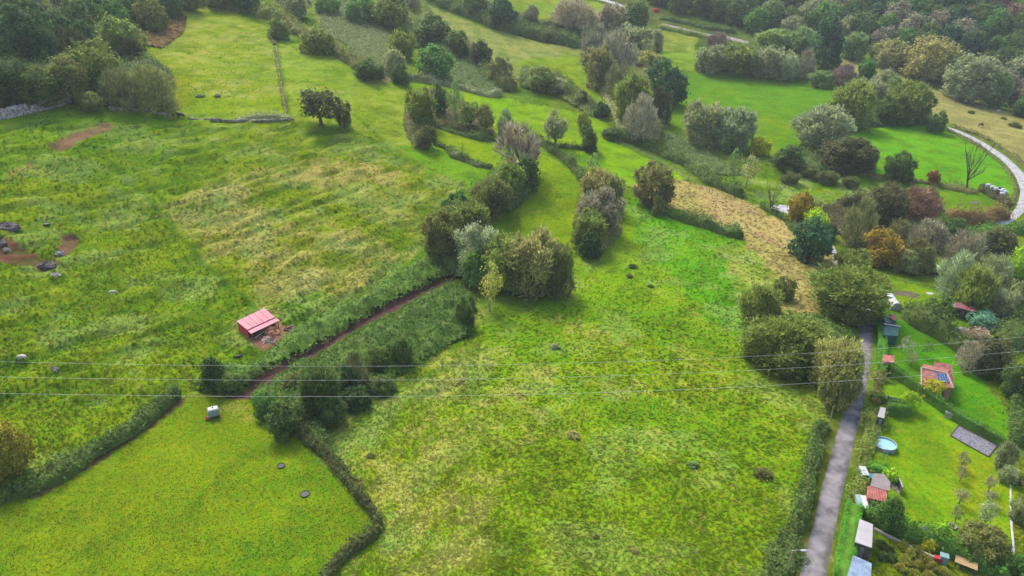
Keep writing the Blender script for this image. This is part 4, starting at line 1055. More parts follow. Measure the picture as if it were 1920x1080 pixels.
# lane trees
for x0,y0,x1,y1,k,c,l in (
    (1474,358,1528,424,'broad','gold',"orange-gold tree beside the pale lane patch"),(1504,388,1552,440,'broad','lime',"yellow-green tree beside the orange-gold one"),
    (1482,405,1560,494,'broad','bluegreen',"dark blue-green tree over the lane"),(1578,378,1642,475,'twiggy','brown',"brown half-bare tree in the lane wood"),
    (1622,352,1702,432,'broad','darkbrown',"dark brown tree below the loop field"),(1680,358,1762,425,'twiggy','reddish',"reddish bare tree below the loop field"),
    (1622,436,1692,504,'broad','gold',"orange and green tree in the lane wood"),(1566,464,1638,516,'willow','olive',"olive round tree above the big willow by the road"),
    (1676,466,1722,514,'willow','greyol',"grey-green tree at the edge of the upper allotment"),(1540,420,1570,450,'broad','bluegreen',"small blue-green tree behind the lane pole"),
    (1516,502,1658,604,'willow','olive',"huge olive willow arching over the end of the road"),(1384,540,1474,625,'willow','olive',"olive willow at the upper left of the roadside group"),
    (1393,586,1552,698,'willow','olive',"huge rounded willow at the left of the roadside group"),(1524,632,1622,742,'willow','tan',"yellowish willow overhanging the road"),
    (1538,680,1606,775,'broad','browngreen',"shaggy lower tree hanging over the road"),(1448,520,1492,566,'willow','browngreen',"small brown-green bush-tree above the roadside willows")):
    T_(x0,y0,x1,y1,k,c,l)
# tangled orchard on the right
for x0,y0,x1,y1,k,c,l in (
    (1700,415,1775,485,'twiggy','greybrown',"grey tangled tree at the top of the right-hand orchard"),(1742,405,1806,465,'willow','dimgreen',"dark green tree at the top of the right-hand orchard"),
    (1690,446,1752,512,'twiggy','brown',"brown bare tree at the left of the right-hand orchard"),(1772,436,1842,512,'twiggy','greybrown',"large grey bare tree in the right-hand orchard"),
    (1758,478,1832,566,'twiggy','grey',"pale grey bare tree above the dark red shed"),(1828,430,1902,495,'broad','darkbrown',"dark tree under the valley road bend"),
    (1838,480,1898,545,'twiggy','grey',"silver-grey bare tree right of the orchard"),(1796,495,1868,595,'willow','olive',"olive tree behind the dark red shed"),
    (1848,540,1905,605,'willow','greyol',"grey-green tree right of the dark red shed"),(1888,468,1930,525,'broad','lime',"bright green tree at the right edge of the orchard"),
    (1894,520,1940,598,'willow','greyol',"grey-green tree at the right edge by the pole"),(1650,415,1705,470,'twiggy','brown',"brown bare tree above the orange and green tree"),
    (1728,556,1788,612,'broad','dimgreen',"dense dark garden tree left of the dark red shed"),(1818,580,1872,616,'broad','bluish',"blue-green shrub in front of the dark red shed"),
    (1795,640,1846,700,'twiggy','pink',"pinkish bare shrub below the brush heap"),(1832,632,1898,712,'broad','darkbrown',"dark brown tree right of the brush heap"),
    (1884,678,1936,752,'broad','dimgreen',"dark tree at the right end of the hut garden"),(1700,660,1722,690,'sparse','greyol',"young fruit tree behind the hut")):
    T_(x0,y0,x1,y1,k,c,l)
# gardens
T_(1684,632,1718,680,'sparse','grey',"grey twiggy shrub in the hut garden",'bush')
T_(1724,640,1752,672,'sparse','green',"small green bush behind the terracotta hut",'bush')
T_(1690,736,1724,774,'broad','lime',"clipped yellow-green ball bush beside the diagonal hedge",'bush')
T_(1724,708,1770,750,'broad',(.46,.50,.03),"golden-green tree in front of the terracotta hut")
T_(1646,934,1692,1002,'broad','green',"dense dark green tree in front of the red-roofed shed")
T_(1655,876,1686,908,'broad','lime',"lime green vine behind the grey-roofed shed",'bush')
T_(1636,872,1662,890,'broad','lime',"lime green creeper along the top of the grey roof",'bush')
T_(1870,826,1905,885,'willow','greyol',"grey-green tree at the top of the garden path")
T_(1874,872,1908,908,'willow','grey',"silver-grey bush over the dark bench",'bush')
T_(1800,985,1890,1062,'broad','browngreen',"spreading grey-green apple tree by the garden path",trunk='pale')
T_(1830,935,1872,1000,'sparse','grey',"thin grey fruit tree behind the spreading apple tree")
for x0,y0,x1,y1,l in ((1795,848,1818,884,"bare young fruit tree nearest the slate bed"),(1793,876,1814,906,"bare young fruit tree second from the slate bed"),
    (1788,916,1816,950,"bushy young fruit tree in the middle of the orchard lawn"),(1784,948,1804,988,"slim young fruit tree above the white stone ring"),
    (1846,892,1868,926,"bare young fruit tree in the right-hand lawn row"),(1844,918,1868,950,"small young fruit tree next to the thin grey one")):
    T_(x0,y0,x1,y1,'sparse','greybrown',l)
T_(1752,974,1782,1008,'broad','lime',"bright lime-yellow shrub beside the dog kennel",'bush')
T_(1728,1010,1754,1036,'broad','yellow',"bright yellow shrub behind the garden wall",'bush')
for k_, (x_, y_) in enumerate(((1692,1022),(1706,1036),(1722,1030),(1736,1046),(1700,1052),(1722,1058),(1748,1062),(1772,1072),(1690,1064),(1742,1078),(1716,1076))):
    T_(x_-12,y_-9,x_+12,y_+9,'willow',(.30,.31,.05),"yellowing overgrown garden plant behind the tan garden wall",'bush',"yellowing garden plants at the bottom right",cls='S')
for k_, (x_, y_) in enumerate(((1652,1020),(1668,1030),(1656,1042),(1674,1046))):
    T_(x_-11,y_-9,x_+11,y_+9,'willow','dimgreen',"dark weedy plant beside the white flat roof",'bush',"dark weeds beside the white flat roof",cls='S')
T_(1896,1040,1950,1090,'broad','green',"dark green bush at the bottom right corner",'bush')
T_(1898,935,1940,985,'willow','greyol',"grey-green shrub right of the garden path",'bush')
T_(-30,795,52,905,'broad',(.30,.28,.03),"yellow-leaved tree cut by the left edge")
# wood on the hill, front row
for x0,y0,x1,y1,k,c,l in (
    (-10,25,98,135,'broad','dark',"largest dark green tree at the left edge of the hill wood"),(-20,120,62,205,'broad','dark',"dark tree above the pale stone wall at the left edge"),
    (20,128,100,205,'broad','dimgreen',"dull green tree behind the pale stone wall"),(86,108,165,195,'broad','browngreen',"brown-green tree where the stone wall ends"),
    (128,88,228,178,'broad','olive',"broad olive-green tree in the middle of the hill wood"),(180,42,268,118,'broad','olive',"yellow-topped olive tree in the hill wood"),
    (212,76,268,128,'twiggy','darkbrown',"dark bare tree at the right of the hill wood"),(188,135,262,208,'twiggy','brown',"brown bare tree at the corner of the wall"),
    (245,128,330,212,'twiggy','tan',"tan bare tree at the right corner of the hill wood"),(60,30,130,110,'broad','dark',"dark tree just behind the largest one of the hill wood"),
    (100,60,168,128,'twiggy','darkbrown',"brown gap-leaved tree in the hill wood")):
    T_(x0,y0,x1,y1,k,c,l)
T_(150,176,192,210,'broad','olive',"small olive bush in front of the hill wood",'bush')
bare(80,-15,150,70,"whitish bare many-stemmed tree in the hill wood",'palebare')
g = "dark trees filling the back of the hill wood"
for i,(x,y,wd,c) in enumerate(((-20,0,70,'dark'),(20,-10,64,'dimgreen'),(60,0,60,'dark'),(150,10,66,'dimgreen'),(180,0,60,'dark'),(215,10,64,'green'),(250,-5,56,'dimgreen'),(285,5,60,'browngreen'),(318,-8,50,'dimgreen'),
     (-40,-40,70,'dark'),(40,-45,66,'dark'),(120,-35,60,'dark'),(200,-40,64,'dark'),(280,-45,60,'dimgreen'),(350,-30,54,'olive'),(410,-30,50,'browngreen'),(460,-28,54,'dimgreen'),(-70,90,80,'dark'),(-60,170,70,'dimgreen'),(160,52,54,'dark'),(120,40,50,'green'))):
    T_(x-wd/2,y-wd*.1,x+wd/2,y+wd*.95,'broad',c,"dark broadleaf tree crowded at the back of the hill wood",group=g,cls='M')
for i,x in enumerate((168,196)):
    T_(x-14,-10,x+18,62,'sparse','green',("tall pale-stemmed tree left of two in the hill wood","tall pale-stemmed tree right of two in the hill wood")[i],trunk='tallpale')
# wooded slope at the top right
def wood_edge(x):
    return float(np.interp(x, [1180,1240,1300,1400,1500,1640,1760,1860,1930,2010], [-4,14,36,60,72,92,122,172,226,268]))
for x0,y0,x1,y1,k,c,l in (
    (1638,74,1708,126,'broad','tan',"pale tan tree at the foot of the wooded slope"),(1696,78,1790,152,'broad','tan',"broad golden-tan tree at the foot of the wooded slope"),
    (1760,95,1800,160,'broad','browngreen',"dark olive tree beside the golden-tan one"),(1778,108,1872,196,'broad','greyol',"large rounded grey-green tree at the field edge"),
    (1845,140,1892,204,'willow','palegreen',"pale grey-green tree at the corner of the tan field")):
    T_(x0,y0,x1,y1,k,c,l)
pal = ['dimgreen','bluegreen','greyol','dimgreen','bluegreen','greybrown','dimgreen','green']
lab = {'dimgreen':"dull green tree in the wood on the far slope",'bluegreen':"blue-green tree in the wood on the far slope",'greyol':"grey-green tree in the wood on the far slope",
       'greybrown':"grey-brown tree in the wood on the far slope",'green':"mid green tree in the wood on the far slope",'reddish':"reddish tree in the wood at the upper right",'purple':"mauve bare tree in the wood at the upper right"}
wr = random.Random(5)
y_off = 0
for row in range(9):
    x = 1205 + (row % 2) * 18 + (30 if row == 0 else 0)
    while x < 1990:
        ye = wood_edge(x) - row * 21 - 4 + wr.uniform(-6, 6)
        if ye > -62:
            s = wr.uniform(42, 60) if ye > 60 else wr.uniform(36, 52)
            c = wr.choice(pal)
            if 1800 < x < 1930 and 10 < ye < 110 and wr.random() < .38: c = wr.choice(('reddish', 'purple', 'pink')) if True else c
            if c == 'pink': c = 'purple'
            k = 'twiggy' if c in ('purple',) else 'broad'
            T_(x - s/2, ye - s*.95, x + s/2, ye, k, c, lab[c], group=c.replace('dimgreen','dull green').replace('greyol','grey-green').replace('bluegreen','blue-green').replace('purple','mauve').replace('greybrown','grey-brown') + " trees of the far wood", cls='M' if s > 30 else 'S')
        x += wr.uniform(30, 42)
# ------------------------------------------------------------------ built things
def corr_mat(name, rgb, scale, axis='X', rough=.5, depth=.6, dirt=None):
    """ribbed sheet or rows of tiles: wave bump in the object's own axes plus weathering"""
    m = mat(name, rgb, rough, .22, 1.6, dirt=dirt); N, L = m.node_tree.nodes, m.node_tree.links; B = N["Principled BSDF"]
    tc = N.new("ShaderNodeTexCoord"); wv = N.new("ShaderNodeTexWave"); wv.bands_direction = axis; wv.inputs["Scale"].default_value = scale
    wv.inputs["Distortion"].default_value = .3
    L.new(tc.outputs["Object"], wv.inputs["Vector"])
    bp = N.new("ShaderNodeBump"); bp.inputs["Strength"].default_value = depth; bp.inputs["Distance"].default_value = .06
    L.new(wv.outputs[0], bp.inputs["Height"]); L.new(bp.outputs[0], B.inputs["Normal"])
    return m
M_REDROOF = corr_mat("sky_tinted_red_sheet_roof", (177, 93, 110), 1.1, 'X', .45, .25)  # sky reflection on the roof sheet put into its colour as pale pink
M_REDWALL = corr_mat("red_sheet_wall", (206, 52, 62), 1.6, 'Z', .45, .9)
M_SEAM = mat("dark_seam", (132, 62, 80), .6)
M_TILEROW = corr_mat("terracotta_pan_tiles", (151, 98, 90), 1.4, 'X', .85, 1.0, dirt=(122, 70, 62))
M_TILEROW2 = corr_mat("old_terracotta_tiles", (173, 109, 101), 1.5, 'X', .85, 1.0, dirt=(122, 66, 58))
M_MAROON = corr_mat("maroon_sheet", (131, 74, 83), 1.0, 'X', .6, .5)
M_BRICK = mat("brick_wall", (176, 120, 98), .9, .35, 4, dirt=(130, 84, 70), bump=.3)
M_RENDER = mat("pale_render", (163, 152, 133), .9, .2, 1.5)
M_DARKWOOD = mat("dark_boards", (84, 76, 68), .9, .3, 3, stretch=(1, 1, .2), bump=.3)
M_BLUEPV = mat("solar_glass", (41, 76, 125), .22, .15, 6)
M_WHITELINE = mat("white_paint", (174, 174, 172), .5, .06, 2)
M_WHITEROOF = mat("white_roof_sheet", (158, 153, 155), .6, .12, .8)
M_TEAL = mat("teal_plastic", (36, 112, 112), .5, .2, 2)
M_BLUETARP = mat("blue_tarpaulin", (20, 92, 124), .5, .3, 2.5, bump=.4)
M_DGREEN = mat("dark_green_sheet", (40, 84, 80), .5, .25, 1.5)
M_GLASSY = mat("pale_glazing", (118, 147, 145), .2, .1, 2)
M_POLY = mat("polythene_film", (174, 176, 178), .4, .14, 2.0, bump=.5)
M_BLUEPOLY = mat("bluish_polythene", (122, 140, 159), .3, .3, 1.6, bump=.8, dirt=(98, 116, 138))
M_WATER = mat("pool_water", (136, 178, 184), .35, .04, 1, spec=.15)
M_POOLWALL = mat("pool_wall", (132, 150, 160), .4, .08, 2)
M_LINER = mat("pool_liner", (66, 150, 160), .4, .1, 2)
M_SLATE = mat("slate_chippings", (116, 115, 124), .9, .4, 3.5, bump=.8, dirt=(76, 74, 84))
M_VIOLET = mat("dark_violet_felt", (74, 62, 92), .8, .15, 3)
M_RED = mat("red_plastic", (176, 44, 50), .5, .15, 3)
M_ORANGE = mat("orange_plastic", (238, 150, 72), .5, .1, 3)
M_STRAW = mat("old_straw", (176, 124, 88), 1.0, .35, 3, bump=1.0, dirt=(132, 92, 68))
M_BRUSH = mat("dead_brush", (162, 140, 124), 1.0, .3, 3)
M_WRAP_W = mat("white_bale_wrap", (164, 167, 169), .35, .08, 3, bump=.3)
M_WRAP_B = mat("black_bale_wrap", (38, 38, 50), .3, .2, 3, bump=.3)
M_WOOL = mat("wool", (197, 188, 163), 1.0, .12, 8, bump=.8)
M_WOOLGREY = mat("grey_wool", (176, 170, 150), 1.0, .3, 6, bump=.8)
M_COW = mat("black_hide", (34, 32, 32), .6, .3, 4)
M_HORSE = mat("brown_hide", (92, 62, 36), .6, .25, 4)
M_WIRE = mat("bright_wire", (186, 187, 177), .35, .05, 2, metal=.2)

def lines(a, b, n): return [a.lerp(b, k / n) for k in range(n + 1)]
def gz_at(v): return float(ground(v.x, v.y))

# ---- red cattle shed
A, Bq = at(443.4, 602.2, 2.1), at(495.3, 577.6, 2.1); Cq, D = at(515.4, 594.5, 1.65), at(463.5, 618.4, 1.65)
E, G_ = at(525, 600.3, 1.4), at(470.7, 625.6, 1.4)
base = at(484, 612); rt = tag(empty("cattle_shed", base), "red corrugated cattle shed with a pink sky-tinted lean-to roof", "shed")
def slab(pts, th, name, m, parent, off):
    b = MB(); b.hexa([p - Vector((0, 0, th)) for p in reversed(pts)][::-1], pts); return b.build(name, m, parent, off)
def flip(p): return p if (p[1] - p[0]).cross(p[2] - p[0]).z > 0 else list(reversed(p))
ax = (Bq - A); yaw = math.atan2(ax.y, ax.x)
def build_rot(b, name, m, parent, org, yaw):
    """link a world-space shape so that its own X axis runs along yaw"""
    co, si = math.cos(-yaw), math.sin(-yaw)
    v = [((p[0] - org[0]) * co - (p[1] - org[1]) * si, (p[0] - org[0]) * si + (p[1] - org[1]) * co, p[2] - org[2]) for p in b.v]
    me = bpy.data.meshes.new(name); me.from_pydata(v, [], b.f); me.update(); me.materials.append(m)
    o = link(name, me, parent); o.rotation_euler.z = yaw
    return o
def slab_rot(pts, th, name, m, parent, org, yaw):
    pts = flip([Vector(p) for p in pts]); b = MB(); b.hexa([p - Vector((0, 0, th)) for p in pts], pts); return build_rot(b, name, m, parent, org, yaw)
slab_rot([A, Bq, Cq, D], .06, "roof", M_REDROOF, rt, base, yaw)
low = [D + (E - D) * 0 + Vector((0, 0, -.12)), Cq + Vector((0, 0, -.12)), E, G_]
slab_rot(low, .06, "eave_roof", M_REDROOF, rt, base, yaw)
sm_ = MB()
for k in range(1, 5):
    p, q_ = A.lerp(Bq, k / 5), D.lerp(Cq, k / 5); sm_.tube(p + Vector((0, 0, .02)), q_ + Vector((0, 0, .01)), .028, n=5)
sm_.tube(D + Vector((0, 0, -.04)), Cq + Vector((0, 0, -.04)), .06, n=5)
sm_.build("roof_seams", M_SEAM, rt, base)
def wall(p, q, name, m, parent, org, th=.08, top0=0, top1=0, yaw=0):
    d = (q - p); d.z = 0; nrm = Vector((-d.y, d.x, 0)).normalized() * th / 2
    lo = [Vector((v.x, v.y, gz_at(v) - .3)) for v in (p - nrm, q - nrm, q + nrm, p + nrm)]
    hi = [Vector((v.x, v.y, z)) for v, z in ((p - nrm, p.z - top0), (q - nrm, q.z - top1), (q + nrm, q.z - top1), (p + nrm, p.z - top0))]
    b = MB(); b.hexa(lo, hi); return build_rot(b, name, m, parent, org, yaw)
ins = lambda p, c, f=.04: p.lerp(c, f)
ctr = (A + Bq + Cq + D) / 4
wall(ins(A, ctr), ins(D, ctr), "wall", M_REDWALL, rt, base, top0=.08, top1=.08, yaw=yaw)
wall(ins(A, ctr, .05), ins(Bq, ctr, .05), "wall", M_REDWALL, rt, base, top0=.08, top1=.08, yaw=yaw)
wall(ins(Bq, ctr), ins(Cq, ctr), "wall", M_REDWALL, rt, base, top0=.08, top1=.08, yaw=yaw)
for k in range(4):
    p = G_.lerp(E, .04 + .92 * k / 3); p = p.lerp(ctr, .06); b = MB(); b.tube((p.x, p.y, gz_at(p) - .3), (p.x, p.y, p.z - .06), .07); b.build("post", M_DARKWOOD, rt, base)
# mucky yard: heap, stones, rails
def heap(name, px, py, w, d, h, m, label, cat, seed, rz=0.0, rough=.25):
    r = random.Random(seed); c = at(px, py); b = MB(); n, k = 22, 7
    for i in range(k + 1):
        f = i / k
        for j in range(n):
            a = 2 * math.pi * j / n; rr = (1 - f) ** .8
            x = math.cos(a) * w / 2 * rr; y = math.sin(a) * d / 2 * rr
            x, y = x * math.cos(rz) - y * math.sin(rz), x * math.sin(rz) + y * math.cos(rz)
            x *= 1 + rough * .5 * math.sin(2 * a + seed); y *= 1 + rough * .5 * math.sin(3 * a + seed * 2); x += r.uniform(-.12, .12) * rough * w; y += r.uniform(-.12, .12) * rough * d
            z = h * (1 - (1 - f) ** 1.8) * r.uniform(1 - rough, 1 + rough) if i else -.25
            b.v.append((x, y, z + float(ground(c.x + x, c.y + y)) - c.z))
    for i in range(k):
        for j in range(n):
            q = (j + 1) % n; b.f.append((i * n + j, i * n + q, (i + 1) * n + q, (i + 1) * n + j))
    b.f.append(tuple(k * n + j for j in range(n)))
    o = b.build(name, m, None, smooth=rough < .2); o.location = c
    return tag(o, label, cat)
heap("manure_heap", 508, 624, 3.6, 2.4, .9, M_STRAW, "orange-brown heap of straw and dung in front of the red shed", "heap", 3, rough=.5)
heap("rubble_heap", 505, 640, 3.4, 2.2, .55, M_BRUSH, "grey heap of stones and rotten timber beside the dung heap", "heap", 4, rough=.55)
heap("earth_heap", 543, 618, 2.8, 2.0, .4, M_EARTH, "flat reddish earth heap at the right end of the cattle yard", "heap", 5, rough=.6)
b = MB(); p, q_ = at(478, 634, .7), at(494, 622, .9); b.tube(p, q_, .05); b.tube(at(478, 634), p, .05); b.tube(at(494, 622), q_, .05)
o = b.build("rail", M_WOODPOLE, None, p); o.location = p; tag(o, "pale wooden rail leaning in front of the red shed", "rail")
b = MB(); p, q_ = at(518, 610, .5), at(528, 604, .6); b.tube(p, q_, .06); b.tube(at(518, 610), p, .05)
o = b.build("rail", M_WOODPOLE, None, p); o.location = p; tag(o, "short pale rail at the right corner of the red shed", "rail")

# ---- water tank with red drinking bowl
c = at(402, 781); rt = tag(empty("water_tank", c), "white ribbed water tank with a red drinking bowl on the near field", "water tank")
rt.rotation_euler.z = math.radians(28)
b = MB(); b.hexa([(-.7, -.55, .35), (.7, -.55, .35), (.7, .55, .35), (-.7, .55, .35)], [(-.7, -.55, 1.35), (.7, -.55, 1.35), (.7, .55, 1.35), (-.7, .55, 1.35)])
b.hexa([(-.7, -.55, 1.35), (.7, -.55, 1.35), (.7, .55, 1.35), (-.7, .55, 1.35)], [(-.55, -.4, 1.5), (.55, -.4, 1.5), (.55, .4, 1.5), (-.55, .4, 1.5)])
b.build("tank", M_WHITE, rt, bevel=.05)
b = MB()
for k in range(6):
    x = -.6 + k * .24; b.box((x, -.565, .85), (.05, .05, .98)); b.box((x, .565, .85), (.05, .05, .98))
for k in range(4):
    y = -.42 + k * .28; b.box((-.715, y, .85), (.05, .05, .98)); b.box((.715, y, .85), (.05, .05, .98))
for z in (.5, .85, 1.2): b.box((0, -.575, z), (1.45, .03, .04)); b.box((0, .575, z), (1.45, .03, .04))
b.build("cage", M_STEEL, rt)
MB().lathe([(.12, 0), (.12, .08), (.09, .1)], (0, 0, 1.5), 14).build("cap", M_BLACK, rt)
b = MB(); b.box((0, 0, .25), (1.5, 1.15, .18)); b.box((-.6, 0, .08), (.12, 1.1, .3)); b.box((.6, 0, .08), (.12, 1.1, .3)); b.build("pallet", M_DARKWOOD, rt)
b = MB().lathe([(.26, 0), (.32, .32), (.28, .32), (.22, .1)], (-.95, -.35, .02), 16); b.build("drinking_bowl", M_RED, rt)
MB().tube((-.7, -.25, .45), (-.92, -.34, .36), .05).build("tap", M_WHITE, rt)

# ---- round black feed tubs
def tub(px, py, r, label):
    c = at(px, py); rt = tag(empty("feed_tub", c), label, "feed tub", "black feed tubs on the pastures")
    MB().lathe([(r * .92, -.1), (r, .12), (r * .93, .14), (r * .85, .06)], n=22).build("rim", M_BLACK, rt, smooth=False)
    MB().lathe([(r * .88, .08), (r * .5, .1), (.02, .09)], n=22).build("bottom", M_BLACK, rt)
tub(445, 665, .78, "black round feed tub in the corner above the bramble bank")
tub(527, 874, .52, "smaller black round feed tub nearer the white water tank")
tub(572, 927, .6, "black round feed tub close to the bend of the brown hedge")
tub(87, 420, .62, "black round feed tub between the rocks on the left hillside")
c = at(968, 440); rt = tag(empty("bucket", c), "small orange bucket in the strip behind the central tree clump", "bucket")
MB().lathe([(.22, 0), (.32, .5), (.29, .5), (.2, .08)], n=16).build("pail", M_ORANGE, rt)
b = MB(); b.path([(-.3, 0, .48), (-.22, 0, .7), (0, 0, .78), (.22, 0, .7), (.3, 0, .48)], [.015] * 5, 5); b.build("handle", M_STEEL, rt)

# ---- animals: one skinned surface each
def animal(name, joints, edges, radii, m, loc, rz, label, cat, scale=1.0):
    me = bpy.data.meshes.new(name); me.from_pydata(joints, edges, []); me.update(); me.materials.append(m)
    o = link(name, me, None, loc); o.rotation_euler.z = rz; o.scale = (scale,) * 3
    sk = o.modifiers.new("skin", 'SKIN'); sk.use_smooth_shade = True
    for i, r in enumerate(radii): me.skin_vertices[0].data[i].radius = r
    me.skin_vertices[0].data[0].use_root = True
    ss = o.modifiers.new("sub", 'SUBSURF'); ss.levels = 2; ss.render_levels = 2
    return tag(o, label, cat)
def quad(h, L, bw, headlow, legr, bodyr, neck):
    """hips, mid, chest, neck, poll, muzzle, tail, then legs with stifle/hock and elbow/knee"""
    J = [(-L * .5, 0, h * .78), (0, 0, h * .72), (L * .45, 0, h * .76), (L * .62, 0, h * (.86 if not headlow else .7)), (L * .8, 0, h * (1.05 if not headlow else .42)), (L * 1.0, 0, h * (.92 if not headlow else .12)),
         (-L * .6, 0, h * .72), (-L * .64, 0, h * .35)]
    Ed = [(0, 1), (1, 2), (2, 3), (3, 4), (4, 5), (0, 6), (6, 7)]
    R = [(bodyr * .92, bodyr), (bodyr * .98, bodyr * 1.05), (bodyr * .95, bodyr * 1.05), (neck, neck * 1.15), (neck * .75, neck * .8), (neck * .42, neck * .45), (legr * .6,) * 2, (legr * .5,) * 2]
    for sx, par in ((-1, 0), (1, 2)):
        for sy in (-1, 1):
            k = len(J); x = J[par][0]; y = sy * bw
            if sx < 0: J += [(x + L * .06, y, h * .52), (x - L * .08, y, h * .3), (x - L * .05, y, .02)]
            else: J += [(x - L * .02, y, h * .5), (x + L * .02, y, h * .28), (x + L * .01, y, .02)]
            Ed += [(par, k), (k, k + 1), (k + 1, k + 2)]; R += [(legr * 1.9,) * 2, (legr,) * 2, (legr * .8,) * 2]
    return J, Ed, R
J, Ed, R = quad(.78, .92, .17, True, .06, .27, .13)
animal("sheep", J, Ed, R, M_WOOL, at(43, 674), math.radians(182), "cream white sheep grazing head down near the left edge", "sheep", 1.1)
animal("sheep", J, Ed, R, M_WOOLGREY, at(212, 552), math.radians(8), "mottled grey sheep alone in the middle of the left hillside", "sheep", 1.05)
J, Ed, R = quad(1.35, 1.5, .24, False, .085, .36, .2)
animal("cow", J, Ed, R, M_COW, at(340, 221), math.radians(176), "black cow standing beside the stone wall on the hill", "cow", 1.05)
J, Ed, R = quad(1.5, 1.45, .2, True, .075, .31, .17)
animal("horse", J, Ed, R, M_HORSE, at(1838, 238), math.radians(20), "brown horse grazing on the tan slope above the valley road", "horse", 1.1)

# ---- rocks and banks
def rock(px, py, w, d, h, m, label, seed, rz=0.0):
    r = random.Random(seed); c = at(px, py); bm_ = MB(); n, k = 18, 10
    ph = [r.uniform(0, 6.28) for _ in range(6)]
    for i in range(k + 1):
        th = math.pi * i / k * .62
        for j in range(n):
            a = 2 * math.pi * j / n
            q = 1 + .16 * math.sin(2 * a + ph[0]) + .12 * math.sin(3 * a + ph[1] + th * 2) + .09 * math.sin(5 * a + ph[2] - th * 3) + r.uniform(-.14, .14)
            x, y = math.sin(th) * math.cos(a) * w / 2 * q, math.sin(th) * math.sin(a) * d / 2 * q
            bm_.v.append((x * math.cos(rz) - y * math.sin(rz), x * math.sin(rz) + y * math.cos(rz), h * (math.cos(th) * (1 + .14 * math.sin(2 * a + ph[3]) * math.sin(th)) - .25) * r.uniform(.7, 1.35)))
    for i in range(k):
        for j in range(n):
            q = (j + 1) % n; bm_.f.append((i * n + j, (i + 1) * n + j, (i + 1) * n + q, i * n + q))
    o = bm_.build("rock", m); o.location = c
    return tag(o, label, "rock")
rock(8, 426, 4.6, 3.2, 1.1, M_ROCK, "largest dark rock outcrop at the left edge", 1)
rock(-4, 456, 3.0, 2.4, .8, M_ROCK, "dark rock at the left edge below the largest outcrop", 2)
rock(12, 468, 1.1, .8, .5, M_STONE, "small pale boulder at the head of the earth gully", 3)
rock(88, 497, 2.9, 2.2, .8, M_ROCK, "dark grey rock at the lower end of the earth gully", 4)
rock(103, 516, 1.8, 1.5, .6, M_STONE, "pale lichened rock just below the dark grey one", 5)
rock(112, 474, 1.6, 1.3, .6, M_STONE, "pinkish boulder beside the patch of red soil", 6)
rock(101, 693, 1.1, .9, .65, M_STONE, "grey-green boulder right of the grazing sheep", 7)
rock(596, 99, 3.4, 2.4, 1.6, M_STONE, "pale rock under the hedge on the far side of the hill", 8)
def stone_wall(pts, width, height, label, name="stone_wall", m=None, rag=.3):
    _hs[0] += 1; Q = world_line(pts, .45); n = len(Q); r = np.random.default_rng(_hs[0])
    T = np.gradient(Q, axis=0); T /= np.linalg.norm(T, axis=1)[:, None]; Nr = np.stack([-T[:, 1], T[:, 0]], 1)
    prof = [(-1, -.2), (-.95, .55), (-.7, 1), (-.1, 1.06), (.6, 1), (.95, .6), (1, -.2)]
    V = []
    for a, hgt in prof:
        ww = a * width / 2 * (1 + rag * (r.random(n) - .5)); x = Q[:, 0] + Nr[:, 0] * ww; y = Q[:, 1] + Nr[:, 1] * ww
        V.append(np.stack([x, y, ground(x, y) + hgt * height * (1 + rag * 1.2 * (r.random(n) - .5) + rag * (vnoise(np.arange(n) * .13, np.full(n, 1.), _hs[0]) - .5))], 1))
    V = np.stack(V, 1).reshape(-1, 3); k = len(prof)
    Fc = [(i * k + q, i * k + q + 1, (i + 1) * k + q + 1, (i + 1) * k + q) for i in range(n - 1) for q in range(k - 1)]
    return tag(link(name, fast_mesh(name, V, Fc, m or M_DRYWALL)), label, "wall")
M_MOSS = mat("mossy_stones", (132, 128, 104), .95, .5, 1.2, bump=1.0, dirt=(78, 84, 52))
M_DRYWALL, N, L, B = newmat("dry_stone_wall")
ge = N.new("ShaderNodeNewGeometry"); vo = N.new("ShaderNodeTexVoronoi"); vo.inputs["Scale"].default_value = 2.4; L.new(ge.outputs["Position"], vo.inputs["Vector"])
cr = N.new("ShaderNodeValToRGB"); cr.color_ramp.elements[0].color = (*lin((104, 92, 86)), 1); cr.color_ramp.elements[1].color = (*lin((192, 182, 172)), 1)
sx = N.new("ShaderNodeSeparateColor"); L.new(vo.outputs["Color"], sx.inputs[0]); L.new(sx.outputs[0], cr.inputs[0]); L.new(cr.outputs[0], B.inputs["Base Color"])
bp = N.new("ShaderNodeBump"); bp.inputs["Strength"].default_value = 1; bp.inputs["Distance"].default_value = .15; L.new(vo.outputs["Distance"], bp.inputs["Height"]); L.new(bp.outputs[0], B.inputs["Normal"]); B.inputs["Roughness"].default_value = .95
stone_wall([(-30, 232), (0, 224), (40, 214), (80, 205), (115, 196), (143, 186)], 1.5, 2.0, "pale dry stone wall below the hill wood at the left edge")
stone_wall([(205, 207), (260, 208), (300, 214), (325, 219)], .8, .7, "mossy low stone wall under the tan and brown bare trees", m=M_MOSS, rag=.8)
stone_wall([(352, 222), (400, 226), (450, 228), (500, 228), (540, 226)], .7, .45, "low broken stone wall running right from the black cow", m=M_MOSS, rag=.9)
stone_wall([(512, 62), (519, 95), (522, 130), (529, 170), (537, 212)], .4, .3, "thin overgrown stone wall dividing the hill field", m=M_MOSS, rag=.9)
hedge([(440, 224), (490, 222), (530, 222), (550, 226)], 2.2, .9, 'greyol', "grey weedy scrub along the broken stone wall", 'scrub', 'scrub', dens=12, leaf=.3)
hedge([(516, 96), (522, 130), (529, 170), (536, 208)], 1.1, .5, 'browngreen', "thin line of brown-grey scrub over the dividing stone wall", 'scrub', 'scrub', dens=9, leaf=.3, rag=.8)
